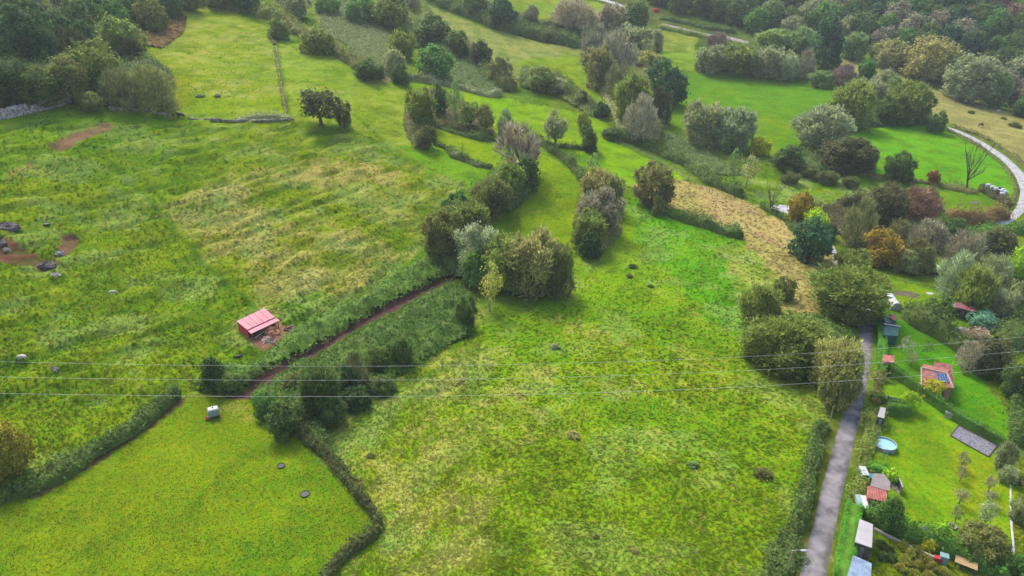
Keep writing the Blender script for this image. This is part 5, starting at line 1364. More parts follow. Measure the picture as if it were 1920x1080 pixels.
hedge([(505, 66), (514, 85)], 2.0, 1.4, 'browngreen', "brown scrub clump at the top of the dividing stone wall", 'scrub', 'scrub', dens=12, leaf=.3)
# rushes in the big field
for i, (x, y, wpx, c, l) in enumerate(((1187, 497, 18, 'dimgreen', "dark rush clump nearest the central trees"), (1180, 515, 16, 'browngreen', "brown rush clump below the darkest one"), (1220, 535, 15, 'dimgreen', "small dark rush clump in the bright field"),
    (1040, 648, 22, 'greyol', "grey rush clump in the middle of the big field"), (1075, 812, 30, 'tan', "tan weed clump in the lower middle of the big field"), (1432, 885, 40, 'browngreen', "largest brown weed clump near the road hedge"),
    (1118, 1005, 16, 'browngreen', "brown weed clump near the bottom of the big field"), (1300, 870, 26, 'palegreen', "pale weed clump left of the largest brown one"), (860, 712, 24, 'tan', "tan weed clump on the wire line"), (1190, 1030, 18, 'tan', "straw weed clump at the bottom right of the big field"),
    (375, 176, 18, 'greyol', "grey-green rush clump left of two above the broken wall"), (406, 177, 16, 'greyol', "grey-green rush clump right of two above the broken wall"), (695, 852, 20, 'browngreen', "brown weed clump beside the hooked hedge"),
    (1822, 208, 16, 'browngreen', "dark gorse tuft above the brown horse"), (1882, 220, 12, 'browngreen', "small dark gorse tuft near the edge of the far wood"), (1905, 231, 26, 'browngreen', "long dark gorse tuft at the right edge"))):
    plant(x - wpx / 2, y - wpx * .3, x + wpx / 2, y + wpx * .3, 'willow', c, l, 'tuft', name='weed_clump', cls='S') if False else None
    lc, a, cc, t = size_up(x - wpx / 2, y - wpx * .32, x + wpx / 2, y + wpx * .32)
    o = link("weed_clump", random.choice(CROWN['willow', 'S']), None, lc - Vector((0, 0, .2 * a))); o.scale = (a, a, a * .42); o.color = tint(c); o.rotation_euler.z = i * 1.3
    tag(o, l, "weeds")

# ---- overhead wires (poles stand outside the picture)
for k, (ys_, D_, l) in enumerate((((678, 686.7, 674, 631.7), 84, "highest of the three pale overhead wires"), ((706.7, 713, 700, 658), 81, "middle of the three pale overhead wires"), ((737.5, 743.5, 730.5, 686.7), 78, "lowest of the three pale overhead wires"))):
    co = np.polyfit([0, 640, 1280, 1920], ys_, 3); pts = []
    for px in np.linspace(-160, 2080, 60):
        d = ray(px, np.polyval(co, px)); pts.append(Vector((d[0] * D_, d[1] * D_, CAMZ + d[2] * D_)))
    b = MB(); b.path([p - pts[30] for p in pts], [.0125] * len(pts), 5); o = b.build("power_line", M_WIRE); o.location = pts[30]; tag(o, l, "wire")

# ---- poles and lamps
def pole(px, py, tx, ty, label, r=.09, m=None, cap=None, name="utility_pole", parts=False):
    c = at(px, py); t = depth(px, py); hgt = (py - ty) * t / F / math.cos(-math.asin(ray(px, py)[2] / np.linalg.norm(ray(px, py)))); hgt = max(hgt, 2.0)
    rt = tag(empty(name, c), label, "pole")
    MB().tube((0, 0, -.3), (0, 0, hgt), r, r * .75, 8).build("shaft", m or M_WOODPOLE, rt)
    if cap: MB().lathe([(.16, 0), (.18, .2), (.1, .32)], (0, 0, hgt), 10).build("insulator", M_WHITE, rt)
    else: MB().lathe([(r * 1.1, 0), (r * 1.1, .06), (r * .5, .12)], (0, 0, hgt), 8).build("cap", M_STEEL, rt)
    return rt, hgt
pole(1556.5, 789, 1562, 763, "wooden pole at the roadside under the overhanging willow")
pole(1501.5, 971, 1511.7, 936.7, "wooden pole in the roadside hedge above the lamp")
pole(1867, 592, 1880, 551, "tall pale pole right of the dark red shed")
pole(1794, 566, 1800, 530, "pale pole behind the dark red shed")
pole(1866, 710, 1875, 690, "thin pole in the trees right of the terracotta hut", .06)
pole(1553, 465, 1566, 439, "thin pole leaning beside the dark blue-green lane tree", .07)
pole(1792, 403, 1803, 365, "pole with a white insulator in front of the loop field hedge", .07, cap=True)
def lamp(px, py, tx, ty, armdir, label):
    c = at(px, py); t = depth(px, py); dd = ray(px, py); hgt = (py - ty) * t / F / math.cos(math.asin(-dd[2] / np.linalg.norm(dd))); hgt = max(hgt, 3.2)
    rt = tag(empty("street_lamp", c), label, "lamp")
    MB().tube((0, 0, -.3), (0, 0, hgt), .085, .06, 8).build("pole", M_WOODPOLE, rt)
    MB().path([(0, 0, hgt - .1), (armdir * .5, 0, hgt + .08), (armdir * .9, -.05, hgt + .06)], [.035] * 3, 6).build("arm", M_STEEL, rt)
    b = MB(); b.ball((armdir * 1.15, -.05, hgt + .04), (.38, .16, .1), 12, 8); b.build("lamp_head", M_WHITE, rt, smooth=True)
lamp(1474, 1085, 1495, 1034, 1, "street lamp with a white head over the near road")
lamp(1596, 604, 1603, 576, 1, "street lamp at the far end of the road by the huge willow")

# ---- fence along the gully, garden fence
Q = world_line([(1140, 262), (1200, 285), (1260, 318), (1300, 345), (1360, 378)], 3.0)
base = Vector((Q[0][0], Q[0][1], float(ground(*Q[0])))); rt = tag(empty("post_fence", base), "post and wire fence along the edge of the wooded gully", "fence")
pv = [Vector((x, y, float(ground(x, y)))) for x, y in Q]
for p in pv: MB().tube(p - base - Vector((0, 0, .3)), p - base + Vector((0, 0, 1.2)), .09, n=6).build("post", M_WOODPOLE, rt)
b = MB()
for z in (.5, 1.0): b.path([p - base + Vector((0, 0, z)) for p in pv], [.02] * len(pv), 4)
b.build("wire", M_WIRE, rt)
p, q_ = at(1662, 757), at(1694, 764); base = p; rt = tag(empty("garden_fence", base), "weathered grey board fence beside the clipped hedges", "fence")
for k in range(3):
    a, c2 = p.lerp(q_, k / 3 + .01), p.lerp(q_, (k + 1) / 3 - .01); b = MB(); b.tube(a - base - Vector((0, 0, .2)), a - base + Vector((0, 0, 1.45)), .07, n=6); b.build("post", M_DARKWOOD, rt)
    d = (c2 - a); nn = Vector((-d.y, d.x, 0)).normalized() * .025; b = MB(); up = Vector((0, 0, 1.25)); a2, c3 = a - base + Vector((0, 0, .1)), c2 - base + Vector((0, 0, .1))
    b.hexa([a2 - nn, c3 - nn, c3 + nn, a2 + nn], [a2 - nn + up, c3 - nn + up, c3 + nn + up, a2 + nn + up]); b.build("panel", M_GREYROOF, rt)
hedge([(1632, 748), (1650, 752), (1662, 756)], 1.3, 1.5, 'hedge', "short dark hedge at the road end of the board fence", boxy=True, rag=.06, dens=50, leaf=.17)

# ---- generic little building from its roof outline
def shed(name, roof_px, h_hi, wall_in, label, cat, roofm, wallm, thick=.1, door=None, yaw_edge=(0, 1), parts=None):
    """roof corners as sighted, each with its height above ground; walls dropped to the soil"""
    pts = [at(x, y, h) for (x, y), h in zip(roof_px, h_hi)]; c = sum(pts, Vector()) / len(pts); base = Vector((c.x, c.y, gz_at(c)))
    rt = tag(empty(name, base), label, cat)
    e = pts[yaw_edge[1]] - pts[yaw_edge[0]]; yw = math.atan2(e.y, e.x)
    slab_rot(pts, thick, "roof", roofm, rt, base, yw)
    wp = [p.lerp(c, wall_in) for p in pts]; n = len(wp)
    lo = [Vector((p.x, p.y, gz_at(p) - .3)) for p in wp]; hi = [Vector((p.x, p.y, p.z - thick - .005)) for p in wp]
    if (lo[1] - lo[0]).cross(lo[2] - lo[0]).z < 0: lo.reverse(); hi.reverse()
    b = MB(); b.hexa(lo, hi); b.build("wall", wallm, rt, base)
    return rt, base, pts, wp
def door_on(rt, base, a, c2, f0, f1, hgt, m, name="door", out=.03, z0=0.02):
    d = (c2 - a); nn = Vector((d.y, -d.x, 0)).normalized(); p, q_ = a.lerp(c2, f0), a.lerp(c2, f1)
    if nn.y > 0: nn = -nn
    b = MB(); lo = []
    for v in (p, q_): lo.append(Vector((v.x, v.y, gz_at(v) + z0)) - base)
    o1 = nn * out; b.hexa([lo[0] - o1 * .5, lo[1] - o1 * .5, lo[1] + o1, lo[0] + o1], [v + Vector((0, 0, hgt)) for v in (lo[0] - o1 * .5, lo[1] - o1 * .5, lo[1] + o1, lo[0] + o1)])
    return b.build(name, m, rt)

# white flat-roof shed near the bottom
rt, base, pts, wp = shed("garden_shed", [(1611.6, 972.8), (1636.9, 983), (1635, 1027), (1603, 1016)], [2.3] * 4, .05, "white flat-roofed shed beside the clipped green hedge", "shed", M_WHITEROOF, M_DARKWOOD)
door_on(rt, base, wp[3], wp[2], .35, .62, 1.8, M_STEEL)
b = MB(); p = at(1619, 1036); b.box((p.x - base.x, p.y - base.y, p.z - base.z + .05), (.9, 1.2, .14), math.radians(10)); b.build("step", M_CONC, rt)
# red and grey roofed shed
rt, base, pts, wp = shed("tool_shed", [(1636.9, 887.5), (1657.5, 888.4), (1669.7, 904.4), (1667.5, 920.5), (1633, 911)], [2.3, 2.4, 2.4, 2.2, 2.1], .06, "garden shed with a grey sheet roof above a red tiled one", "shed", M_GREYROOF, M_RENDER)
rp = [at(x, y, h) for (x, y), h in (((1627.5, 911), 2.0), ((1664.5, 920.4), 2.1), ((1661, 942), 1.75), ((1624.7, 933.4), 1.65))]
e = rp[1] - rp[0]; slab_rot(rp, .1, "tiled_roof", M_TILEROW2, rt, base, math.atan2(e.y, e.x))
cc = sum(rp, Vector()) / 4; lo = [p.lerp(cc, .07) for p in flip(rp)]
b = MB(); b.hexa([Vector((p.x, p.y, gz_at(p) - .3)) for p in lo], [Vector((p.x, p.y, p.z - .12)) for p in lo]); b.build("lower_wall", M_BRICK, rt, base)
# tile rows: real ridges on the red roof
b = MB()
for k in range(1, 12):
    b.tube(rp[0].lerp(rp[1], k / 12) + Vector((0, 0, .02)), rp[3].lerp(rp[2], k / 12) + Vector((0, 0, .02)), .055, n=5)
b.build("tile_ridges", M_TILE, rt, base)
# clutter by the shed
def crate(name, px, py, size, rz, m, label, cat, lid=None, h0=0.0, glaz=None):
    c = at(px, py); rt = tag(empty(name, c + Vector((0, 0, h0))), label, cat); rt.rotation_euler.z = rz
    b = MB(); b.box((0, 0, size[2] / 2 - .05), (size[0], size[1], size[2] + .1)); b.build("body", m, rt, bevel=.04)
    if lid: b = MB(); b.box((0, 0, size[2] + .04), (size[0] + .08, size[1] + .08, .07)); b.build("lid", lid, rt, bevel=.02)
    if glaz: b = MB(); b.box((size[0] * .12, 0, size[2] + .035), (size[0] * .5, size[1] * .8, .06)); b.build("glazing", glaz, rt)
    return rt
crate("garden_cabinet", 1616.5, 897, (.75, 1.7, 1.2), math.radians(-8), M_WHITE, "white cabinet with a glazed side between hedge and grey roof", "cabinet", M_WHITE, glaz=M_GLASSY)
rtc = crate("cold_frame", 1613, 954, (1.15, 2.3, 1.1), math.radians(-14), M_WHITE, "white cold frame with pale teal glazing beside the red tiled shed", "cold frame", M_WHITELINE)
b = MB(); b.hexa([(-.62, -1.15, 1.16), (-.05, -1.15, 1.2), (-.05, 1.15, 1.2), (-.62, 1.15, 1.16)], [(-.62, -1.15, 1.2), (-.05, -1.15, 1.24), (-.05, 1.15, 1.24), (-.62, 1.15, 1.2)]); b.build("glazing", M_GLASSY, rtc)
crate("water_butt", 1629.5, 905, (.9, .9, 1.1), math.radians(-8), M_TEAL, "teal water container against the grey-roofed shed", "container", M_TEAL)
crate("covered_table", 1640.5, 948, (1.0, 1.1, .9), math.radians(-14), M_BLUETARP, "table under a dark blue tarpaulin below the red tiles", "table", M_BLUETARP)
crate("plastic_box", 1639.5, 955, (.5, .4, .45), .2, M_WHITE, "small white box in front of the blue tarpaulin", "box", M_WHITE)
heap("sand_heap", 1636, 961, 1.3, 1.2, .4, M_STRAW, "small tan heap beside the white box", "heap", 9)
crate("board_screen", 1683, 916, (.08, 2.6, 1.3), math.radians(-12), M_DARKWOOD, "dark board screen right of the grey-roofed shed", "screen", M_STEEL)
heap("stone_heap", 1676, 912, 1.2, 2.4, .4, M_STONE, "pale stone heap between the grey roof and the board screen", "heap", 12, rough=.5)
# plastic greenhouse at the bottom edge and polytunnel
def tunnel(name, p0, p1, width, height, m, label, frame=None):
    a, c2 = at(*p0), at(*p1); base = a; d = c2 - a; d.z = 0; L_ = d.length; d.normalize(); nn = Vector((-d.y, d.x, 0)); rt = tag(empty(name, base), label, "greenhouse")
    b = MB(); n, k = 14, max(6, int(L_ / .6)); r = random.Random(3)
    for i in range(k + 1):
        o_ = a - base + d * (L_ * i / k); g0 = gz_at(a + d * (L_ * i / k)) - base.z
        for j in range(n + 1):
            th = math.pi * j / n; q = 1 + r.uniform(-.025, .025)
            v = o_ + nn * (math.cos(th) * width / 2 * q); b.v.append((v.x, v.y, g0 + math.sin(th) ** .8 * height * q - .05))
    for i in range(k):
        for j in range(n): s = i * (n + 1) + j; b.f.append((s, s + 1, s + n + 2, s + n + 1))
    b.f.append(tuple(range(n + 1))); b.f.append(tuple(reversed(range(k * (n + 1), (k + 1) * (n + 1)))))
    b.build("cover", m, rt)
    b = MB()
    for i in range(0, k + 1, 2):
        o_ = a - base + d * (L_ * i / k); g0 = gz_at(a + d * (L_ * i / k)) - base.z
        b.path([o_ + nn * (math.cos(math.pi * j / 10) * width / 2 * 1.012) + Vector((0, 0, g0 - o_.z + math.sin(math.pi * j / 10) ** .8 * height * 1.012 - .04)) for j in range(11)], [.03] * 11, 5)
    b.build("hoops", M_STEEL, rt)
tunnel("polytunnel", (1663, 560), (1680, 582), 2.1, 1.6, M_POLY, "white polytunnel with a rounded end beside the huge willow")
rt, base, pts, wp = shed("plastic_greenhouse", [(1600, 1041), (1634, 1056), (1631, 1100), (1586, 1090)], [2.1, 2.0, 2.0, 2.1], .02, "greenhouse covered in crumpled bluish polythene at the bottom edge", "greenhouse", M_BLUEPOLY, M_BLUEPOLY, .05)
b = MB()
for k in range(4): b.tube(pts[0].lerp(pts[1], k / 3) + Vector((0, 0, .01)), pts[3].lerp(pts[2], k / 3) + Vector((0, 0, .01)), .018, n=5)
b.build("battens", M_STEEL, rt, base)
# small white roof shed by the clipped hedge
rt, base, pts, wp = shed("garden_shed", [(1651, 763), (1661, 765), (1658, 784), (1645.5, 781)], [2.0] * 4, .06, "small white-roofed shed by the rounded clipped hedge", "shed", M_WHITEROOF, M_DARKWOOD)
door_on(rt, base, wp[3], wp[2], .3, .8, 1.6, M_STEEL)
# terracotta roofed shelter above the diagonal hedge
rt, base, pts, wp = shed("shelter", [(1656, 665), (1677, 666.5), (1676, 680), (1655, 678)], [2.2, 2.2, 2.0, 2.0], .06, "small red-roofed shelter above the diagonal hedge", "shelter", M_TILEROW2, M_RENDER)
door_on(rt, base, wp[3], wp[2], .25, .6, 1.5, M_DARKWOOD)
for i, (x, y, s, l) in enumerate(((1660, 690, .5, "white pot left of two below the small shelter"), (1673, 690, .6, "white pot right of two below the small shelter"), (1661, 704, .45, "white pot at the road end of the diagonal hedge"))):
    c = at(x, y); rt = tag(empty("flower_pot", c), l, "pot")
    MB().lathe([(s * .35, 0), (s * .55, s * .9), (s * .48, s * .9), (s * .4, s * .6)], n=14).build("pot", M_WHITE, rt)
    k = link("plant", CROWN['broad', 'S'][i % 3], rt); k.scale = (s * .55, s * .55, s * .4); k.location = (0, 0, s * .7); k.color = tint('green')
# dark green open store with white beam
rt, base, pts, wp = shed("green_store", [(1659, 607), (1686, 611), (1684, 630), (1656, 628)], [2.3, 2.3, 1.9, 1.9], .04, "dark green sheet-covered store with a white front beam", "store", M_DGREEN, M_DGREEN)
b = MB(); b.tube(at(1657, 607, 2.45), at(1688, 612, 2.45), .12); b.build("beam", M_WHITELINE, rt, base)
rt2, base2, pts2, wp2 = shed("garden_hut", [(1655, 592), (1678, 589), (1683, 597), (1679, 604), (1660, 605)], [2.4, 2.5, 2.4, 2.2, 2.2], .05, "dark green hut behind the white beam with a patch of red tiles", "hut", M_DGREEN, M_DARKWOOD)
tp = [at(1666, 594, 2.62), at(1677, 590.5, 2.62), at(1681, 597, 2.55), at(1678, 602, 2.45)]; e = tp[1] - tp[0]; slab_rot(tp, .06, "tile_patch", M_TILEROW2, rt2, base2, math.atan2(e.y, e.x))

# ---- terracotta hut with solar panel
r1 = [at(1727.5, 689.5, 3.1), at(1776, 700.5, 3.1), at(1788, 728, 2.3), at(1727.5, 722, 2.2)]
r1b = [at(1727.5, 689.5, 3.12), at(1776, 700.5, 3.12), at(1782, 692, 2.4), at(1732, 682.5, 2.4)]
cc = (r1[0] + r1[1] + r1[2] + r1[3]) / 4; base = Vector((cc.x, cc.y, gz_at(cc))); rt = tag(empty("garden_house", base), "terracotta-roofed garden house carrying a blue solar panel", "house")
e = r1[1] - r1[0]; yw = math.atan2(e.y, e.x)
slab_rot(r1, .12, "roof", M_TILEROW, rt, base, yw); slab_rot(r1b, .12, "roof", M_TILEROW, rt, base, yw)
b = MB(); b.tube(r1[0] + Vector((0, 0, .03)), r1[1] + Vector((0, 0, .03)), .13, n=8); b.tube(r1[1] + Vector((0, 0, .03)), r1[2] + Vector((0, 0, .03)), .1, n=8); b.tube(r1[0] + Vector((0, 0, .02)), r1[3] + Vector((0, 0, .02)), .09, n=8); b.build("ridge_tiles", M_RENDER, rt, base)
hp_ = [at(1776, 700.5, 3.08), at(1786, 699, 2.5), at(1790, 726, 2.25), at(1788, 728.5, 2.25)]; slab_rot([hp_[0], hp_[1], hp_[2]], .1, "hip_roof", M_TILEROW, rt, base, yw)
w4 = [r1b[3].lerp(cc, .1), r1b[2].lerp(cc, .1), r1[2].lerp(cc, .1), r1[3].lerp(cc, .1)]
b = MB(); lo = flip([Vector((p.x, p.y, 0)) for p in w4]); b.hexa([Vector((p.x, p.y, gz_at(p) - .3)) for p in lo], [Vector((p.x, p.y, base.z + 2.12)) for p in lo]); b.build("wall", M_BRICK, rt, base)
wg = [at(1751.3, 678, 2.9), at(1785, 683.6, 2.9), at(1786.5, 700, 2.3), at(1751.3, 693, 2.3)]; e = wg[1] - wg[0]
slab_rot(wg, .12, "wing_roof", M_TILEROW, rt, base, math.atan2(e.y, e.x)); cw = sum(wg, Vector()) / 4
b = MB(); lo = flip([p.lerp(cw, .08) for p in wg]); b.hexa([Vector((p.x, p.y, gz_at(p) - .3)) for p in lo], [Vector((p.x, p.y, p.z - .14)) for p in lo]); b.build("wing_wall", M_BRICK, rt, base)
def on_roof(fx, fy, up=.06):
    a = r1[0].lerp(r1[1], fx); c2 = r1[3].lerp(r1[2], fx); return a.lerp(c2, fy) + Vector((0, 0, up))
pv = [on_roof(.55, .14, .1), on_roof(.93, .14, .1), on_roof(.92, .68, .1), on_roof(.56, .66, .1)]
sp = slab_rot(pv, .05, "solar_panel", M_BLUEPV, rt, base, yw)
b = MB()
for k in range(5): b.tube(pv[0].lerp(pv[1], k / 4) + Vector((0, 0, .01)), pv[3].lerp(pv[2], k / 4) + Vector((0, 0, .01)), .025, n=4)
for k in range(3): b.tube(pv[0].lerp(pv[3], k / 2) + Vector((0, 0, .01)), pv[1].lerp(pv[2], k / 2) + Vector((0, 0, .01)), .025, n=4)
fr_ = b.build("panel_frame", M_STEEL, None, base); fr_.parent = sp; fr_.rotation_euler.z = -yw
wa, wb = w4[3].copy(), w4[2].copy(); wa.z = wb.z = base.z
door_on(rt, base, wa, wb, .62, .8, 1.9, M_DARKWOOD); door_on(rt, base, wa, wb, .2, .36, .8, M_GLASSY, "window", z0=.9)
# dark red shed
rt, base, pts, wp = shed("allotment_shed", [(1793, 567), (1812, 569), (1811, 580), (1791, 576)], [2.6, 2.6, 2.2, 2.2], .06, "dark red sheet-roofed shed among the orchard trees", "shed", M_MAROON, M_DARKWOOD)
tp = [at(1812, 569, 2.58), at(1832, 581, 2.2), at(1826, 585, 2.0), at(1811, 580.5, 2.15)]; e = tp[1] - tp[0]; slab_rot(tp, .08, "side_roof", M_TILEROW, rt, base, math.atan2(e.y, e.x))
ct = sum(tp, Vector()) / 4; lo = flip([p.lerp(ct, .1) for p in tp]); b = MB(); b.hexa([Vector((p.x, p.y, gz_at(p) - .3)) for p in lo], [Vector((p.x, p.y, p.z - .1)) for p in lo]); b.build("side_wall", M_DARKWOOD, rt, base)
tp = [at(1780, 570, 1.9), at(1792, 568, 2.1), at(1791, 577, 1.9), at(1781, 578, 1.7)]; e = tp[1] - tp[0]; slab_rot(tp, .06, "lean_to_roof", M_GREYROOF, rt, base, math.atan2(e.y, e.x))
door_on(rt, base, wp[3], wp[2], .3, .6, 1.7, M_BLACK)
for x, y, s, l in ((1743.5, 551, .9, "white plastic sheet lying on the upper allotment lawn"),):
    c = at(x, y); o = MB().lathe([(s * .7, -.02), (s * .66, .12), (s * .3, .2), (.02, .16)], n=11, sx=1.3).build("plastic_sheet", M_WHITE); o.location = c; tag(o, l, "sheet")
def chair(px, py, rz, label):
    c = at(px, py); rt = tag(empty("garden_chair", c), label, "chair"); rt.rotation_euler.z = rz; rt.scale = (1.25,) * 3
    b = MB(); b.box((0, 0, .43), (.5, .48, .05)); b.build("seat", M_WHITE, rt); b = MB(); b.box((0, .25, .72), (.5, .05, .52)); b.build("backrest", M_WHITE, rt)
    for sx in (-.22, .22):
        for sy in (-.2, .22): MB().tube((sx, sy, 0), (sx, sy, .41), .03, n=6).build("leg", M_WHITE, rt)
        b = MB(); b.box((sx * 1.12, 0, .64), (.05, .46, .04)); b.build("armrest", M_WHITE, rt)
chair(1772, 559, .4, "white garden chair left of two on the upper allotment"); chair(1781, 561, 2.0, "white garden chair right of two on the upper allotment")
heap("brush_heap", 1828, 629, 5.2, 3.6, 1.5, M_BRUSH, "pinkish grey heap of cut brush between the gardens", "heap", 21, rough=.45)
o = link("brush_twigs", CROWN['twiggy', 'M'][1], None, at(1826, 632)); o.scale = (2.6, 1.8, .9); o.color = tint('pink'); tag(o, "tangle of pinkish dead twigs over the brush heap", "twigs")
crate("white_crate", 1800, 622, (1.0, .7, .7), .4, M_WHITE, "white crate at the left end of the brush heap", "crate", M_WHITE)
crate("white_bin", 1782, 582, (.7, .7, 1.1), .2, M_WHITE, "white bin at the left end of the dark red shed", "bin", M_WHITE)
crate("garden_box", 1777, 783, (.9, .6, .9), math.radians(-35), M_RENDER, "small pale box against the diagonal hedge", "box", M_STEEL)

# ---- round pool with ladder
c = at(1657.5, 838); rt = tag(empty("swimming_pool", c), "round above-ground pool of pale water with grey walls", "pool"); R_ = 1.5
b_ = MB().lathe([(R_ - .02, -.15), (R_, .62), (R_ - .06, .64), (R_ - .08, .3)], n=40)
b_.f.pop(); b_.build("pool_wall", M_POOLWALL, rt)
b_ = MB().lathe([(R_ + .01, .61), (R_ + .01, .65), (R_ - .07, .65), (R_ - .07, .61)], n=40)
b_.f.pop(); b_.build("rim", M_WHITELINE, rt)
b = MB().lathe([(R_ - .08, .1), (R_ - .08, .62)], n=40); b.f.pop(); b.build("liner", M_LINER, rt)
b = MB().lathe([(R_ - .09, .42), (.02, .42)], n=40); b.build("water", M_WATER, rt)
for k in range(9):
    a = 2 * math.pi * k / 9; MB().tube((R_ * 1.02 * math.cos(a), R_ * 1.02 * math.sin(a), -.1), (R_ * 1.02 * math.cos(a), R_ * 1.02 * math.sin(a), .6), .03, n=6).build("strut", M_STEEL, rt)
c = at(1657, 860); rt = tag(empty("pool_ladder", c), "thin metal A-frame ladder in front of the round pool", "ladder")
for s in (-.28, .28):
    MB().tube((s, -.45, -.05), (s, .25, 1.45), .03, n=6).build("rail", M_STEEL, rt); MB().tube((s, .95, -.05), (s, .25, 1.45), .03, n=6).build("rail", M_STEEL, rt)
for k in range(1, 4): MB().tube((-.28, -.45 + .7 * k / 4, 1.5 * k / 4), (.28, -.45 + .7 * k / 4, 1.5 * k / 4), .025, n=6).build("rung", M_STEEL, rt)
# ---- slate bed
sp_ = [at(1796.5, 799), at(1869.5, 836), at(1853, 857), at(1782, 817.5)]; cc = sum(sp_, Vector()) / 4; rt = tag(empty("slate_bed", cc), "rectangular bed of grey slate chippings edged with dark kerbs", "garden bed")
n = 10; b = MB(); gr = {}
for i in range(n + 1):
    for j in range(n + 1):
        p = sp_[0].lerp(sp_[1], i / n).lerp(sp_[3].lerp(sp_[2], i / n), j / n); b.v.append((p.x, p.y, gz_at(p) + .1 + random.uniform(-.02, .02)))
for i in range(n):
    for j in range(n): s = i * (n + 1) + j; b.f.append((s, s + 1, s + n + 2, s + n + 1))
b.build("chippings", M_SLATE, rt, cc)
for i in range(4):
    p, q_ = sp_[i], sp_[(i + 1) % 4]; b = MB(); P_ = lines(p, q_, 8); b.path([Vector((v.x, v.y, gz_at(v) + .08)) - cc for v in P_], [.1] * 9, 6); b.build("kerb", M_DARKWOOD, rt)
# ---- kennel, stone ring, pots, table, wall, bench
c = at(1733, 1007); rt = tag(empty("dog_kennel", c), "small dog kennel with a dark violet felt roof", "kennel"); rt.rotation_euler.z = math.radians(-8); rt.scale = (1.15,) * 3
b = MB(); b.hexa([(-.42, -.5, -.1), (.42, -.5, -.1), (.42, .5, -.1), (-.42, .5, -.1)], [(-.42, -.5, .55), (.42, -.5, .55), (.42, .5, .55), (-.42, .5, .55)]); b.hexa([(-.42, -.5, .55), (.42, -.5, .55), (.42, .5, .55), (-.42, .5, .55)], [(-.01, -.5, .9), (.01, -.5, .9), (.01, .5, .9), (-.01, .5, .9)]); b.build("hut_wall", M_PLANK, rt)
for s in (-1, 1):
    b = MB(); q4 = [Vector((0, -.6, .97)), Vector((s * .55, -.6, .5)), Vector((s * .55, .6, .5)), Vector((0, .6, .97))]; q4 = flip(q4); b.hexa([p - Vector((0, 0, .05)) for p in q4], q4); b.build("roof", M_VIOLET, rt)
b = MB(); b.box((0, -.515, .22), (.34, .03, .44)); b.build("doorway", M_BLACK, rt)
def ring(px, py, r, label):
    c = at(px, py); rt = tag(empty("planter_ring", c), label, "planter"); MB().lathe([(r, -.05), (r, .22), (r * .8, .24), (r * .72, .08)], n=18).build("rim", M_STONE if r > .45 else M_WHITE, rt)
    k = link("plant", CROWN['broad', 'S'][0], rt); k.scale = (r * .6, r * .6, .16); k.color = tint('green')
ring(1785, 988, .5, "pale stone ring round the slim young fruit tree"); ring(1755.5, 1006, .42, "white tyre planter right of the dog kennel")
p, q_ = at(1788, 1056), at(1829, 1074); d = q_ - p; yw = math.atan2(d.y, d.x); c = (p + q_) / 2; rt = tag(empty("timber_table", c), "long pale timber table in front of the dark garden hedge", "table"); rt.rotation_euler.z = yw; L_ = d.length
b = MB()
for k in range(5): b.box((0, -.5 + k * .25, .82), (L_, .235, .05))
b.build("table_top", M_PLANK, rt)
for sx in (-1, 1):
    for sy in (-1, 1): b = MB(); b.box((sx * (L_ / 2 - .15), sy * .45, .35), (.1, .1, .88)); b.build("leg", M_DARKWOOD, rt)
b = MB(); b.box((0, -.47, .7), (L_ - .2, .05, .12)); b.build("apron", M_DARKWOOD, rt)
stone_wall([(1638, 994), (1665, 1008), (1700, 1025), (1735, 1041), (1765, 1055)], .35, .4, "low tan garden wall below the kennel and the yellow shrub", "garden_wall", M_RENDER, .1)
crate("small_greenhouse", 1767, 1054, (.8, .7, 1.0), math.radians(-25), M_GLASSY, "small glazed cold box at the end of the garden wall", "cold box", M_GLASSY)
crate("red_box", 1758, 1052, (.8, .5, .5), math.radians(-25), M_RED, "dull red box beside the glazed cold box", "box", M_RED)
c = at(1903, 907); rt = tag(empty("garden_bench", c), "dark slatted bench under the silver-grey bush", "bench"); rt.rotation_euler.z = .1
b = MB()
for k in range(4): b.box((0, -.2 + k * .13, .45), (1.6, .11, .04))
b.build("seat", M_DARKWOOD, rt)
for s in (-.65, .65): b = MB(); b.box((s, 0, .2), (.08, .45, .46)); b.build("leg", M_DARKWOOD, rt)
b = MB(); b.box((0, .28, .7), (1.6, .05, .4)); b.build("backrest", M_DARKWOOD, rt)

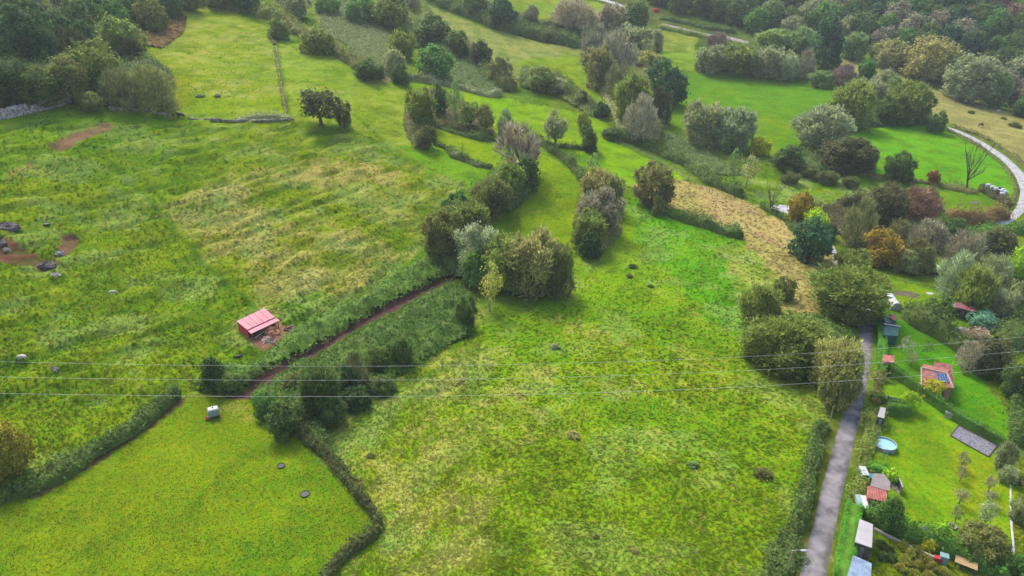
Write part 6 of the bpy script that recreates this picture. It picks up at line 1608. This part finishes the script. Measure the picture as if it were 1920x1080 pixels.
# ---- silage bales
proto = None
spots = [(1852, 350, 0), (1860, 354, 0), (1866, 357, 0), (1872, 356, 1), (1868, 361, 1), (1875, 361, 0), (1880, 359, 0), (1884, 363, 0), (1878, 366, 0), (1841, 350, 1)]
labs = ["white-wrapped bale at the left end of the bale row", "white-wrapped bale second from the left end", "white-wrapped bale in the middle front of the row", "black-wrapped bale behind the middle of the row", "black-wrapped bale in the front of the row",
        "white-wrapped bale right of the black front one", "white-wrapped bale at the back right of the row", "white-wrapped bale at the right end of the row", "white-wrapped bale lowest at the right of the row", "black-wrapped bale half hidden left of the white ones"]
for (x, y, bl), l in zip(spots, labs):
    c = at(x, y + 2); o = MB().lathe([(.55, 0), (.68, .1), (.7, .6), (.68, 1.1), (.5, 1.2), (.02, 1.21)], n=18).build("silage_bale", M_WRAP_B if bl else M_WRAP_W, smooth=True); o.location = c
    tag(o, l, "bale", "wrapped silage bales by the valley road")
heap("rubble_heap", 1827, 380, 2.6, 1.6, .4, M_STONE, "pale rubble heap on the lower loop field", "heap", 31, rough=.5)
c = at(1871.5, 208); o = rock(1871.5, 209, 2.0, 1.6, 1.0, M_WHITE, "white boulder-like lump at the edge of the far wood", 41)
crate("red_container", 1230, 23, (3.5, 2.2, 2.0), .3, M_RED, "distant red container beside the far track", "container", M_RED)

# ---- air between camera and hills
hb = MB(); hb.hexa([(-1600, -300, -80), (1600, -300, -80), (1600, 1600, -80), (-1600, 1600, -80)], [(-1600, -300, 330), (1600, -300, 330), (1600, 1600, 330), (-1600, 1600, 330)])
hm = bpy.data.materials.new("haze_air"); hm.use_nodes = True; N, L = hm.node_tree.nodes, hm.node_tree.links; N.remove(N["Principled BSDF"])
pvn = N.new("ShaderNodeVolumePrincipled"); pvn.inputs["Color"].default_value = (.80, .88, 1.0, 1); pvn.inputs["Density"].default_value = HAZE; pvn.inputs["Anisotropy"].default_value = 0.0
L.new(pvn.outputs[0], N["Material Output"].inputs["Volume"])
tag(hb.build("haze", hm), kind="stuff")
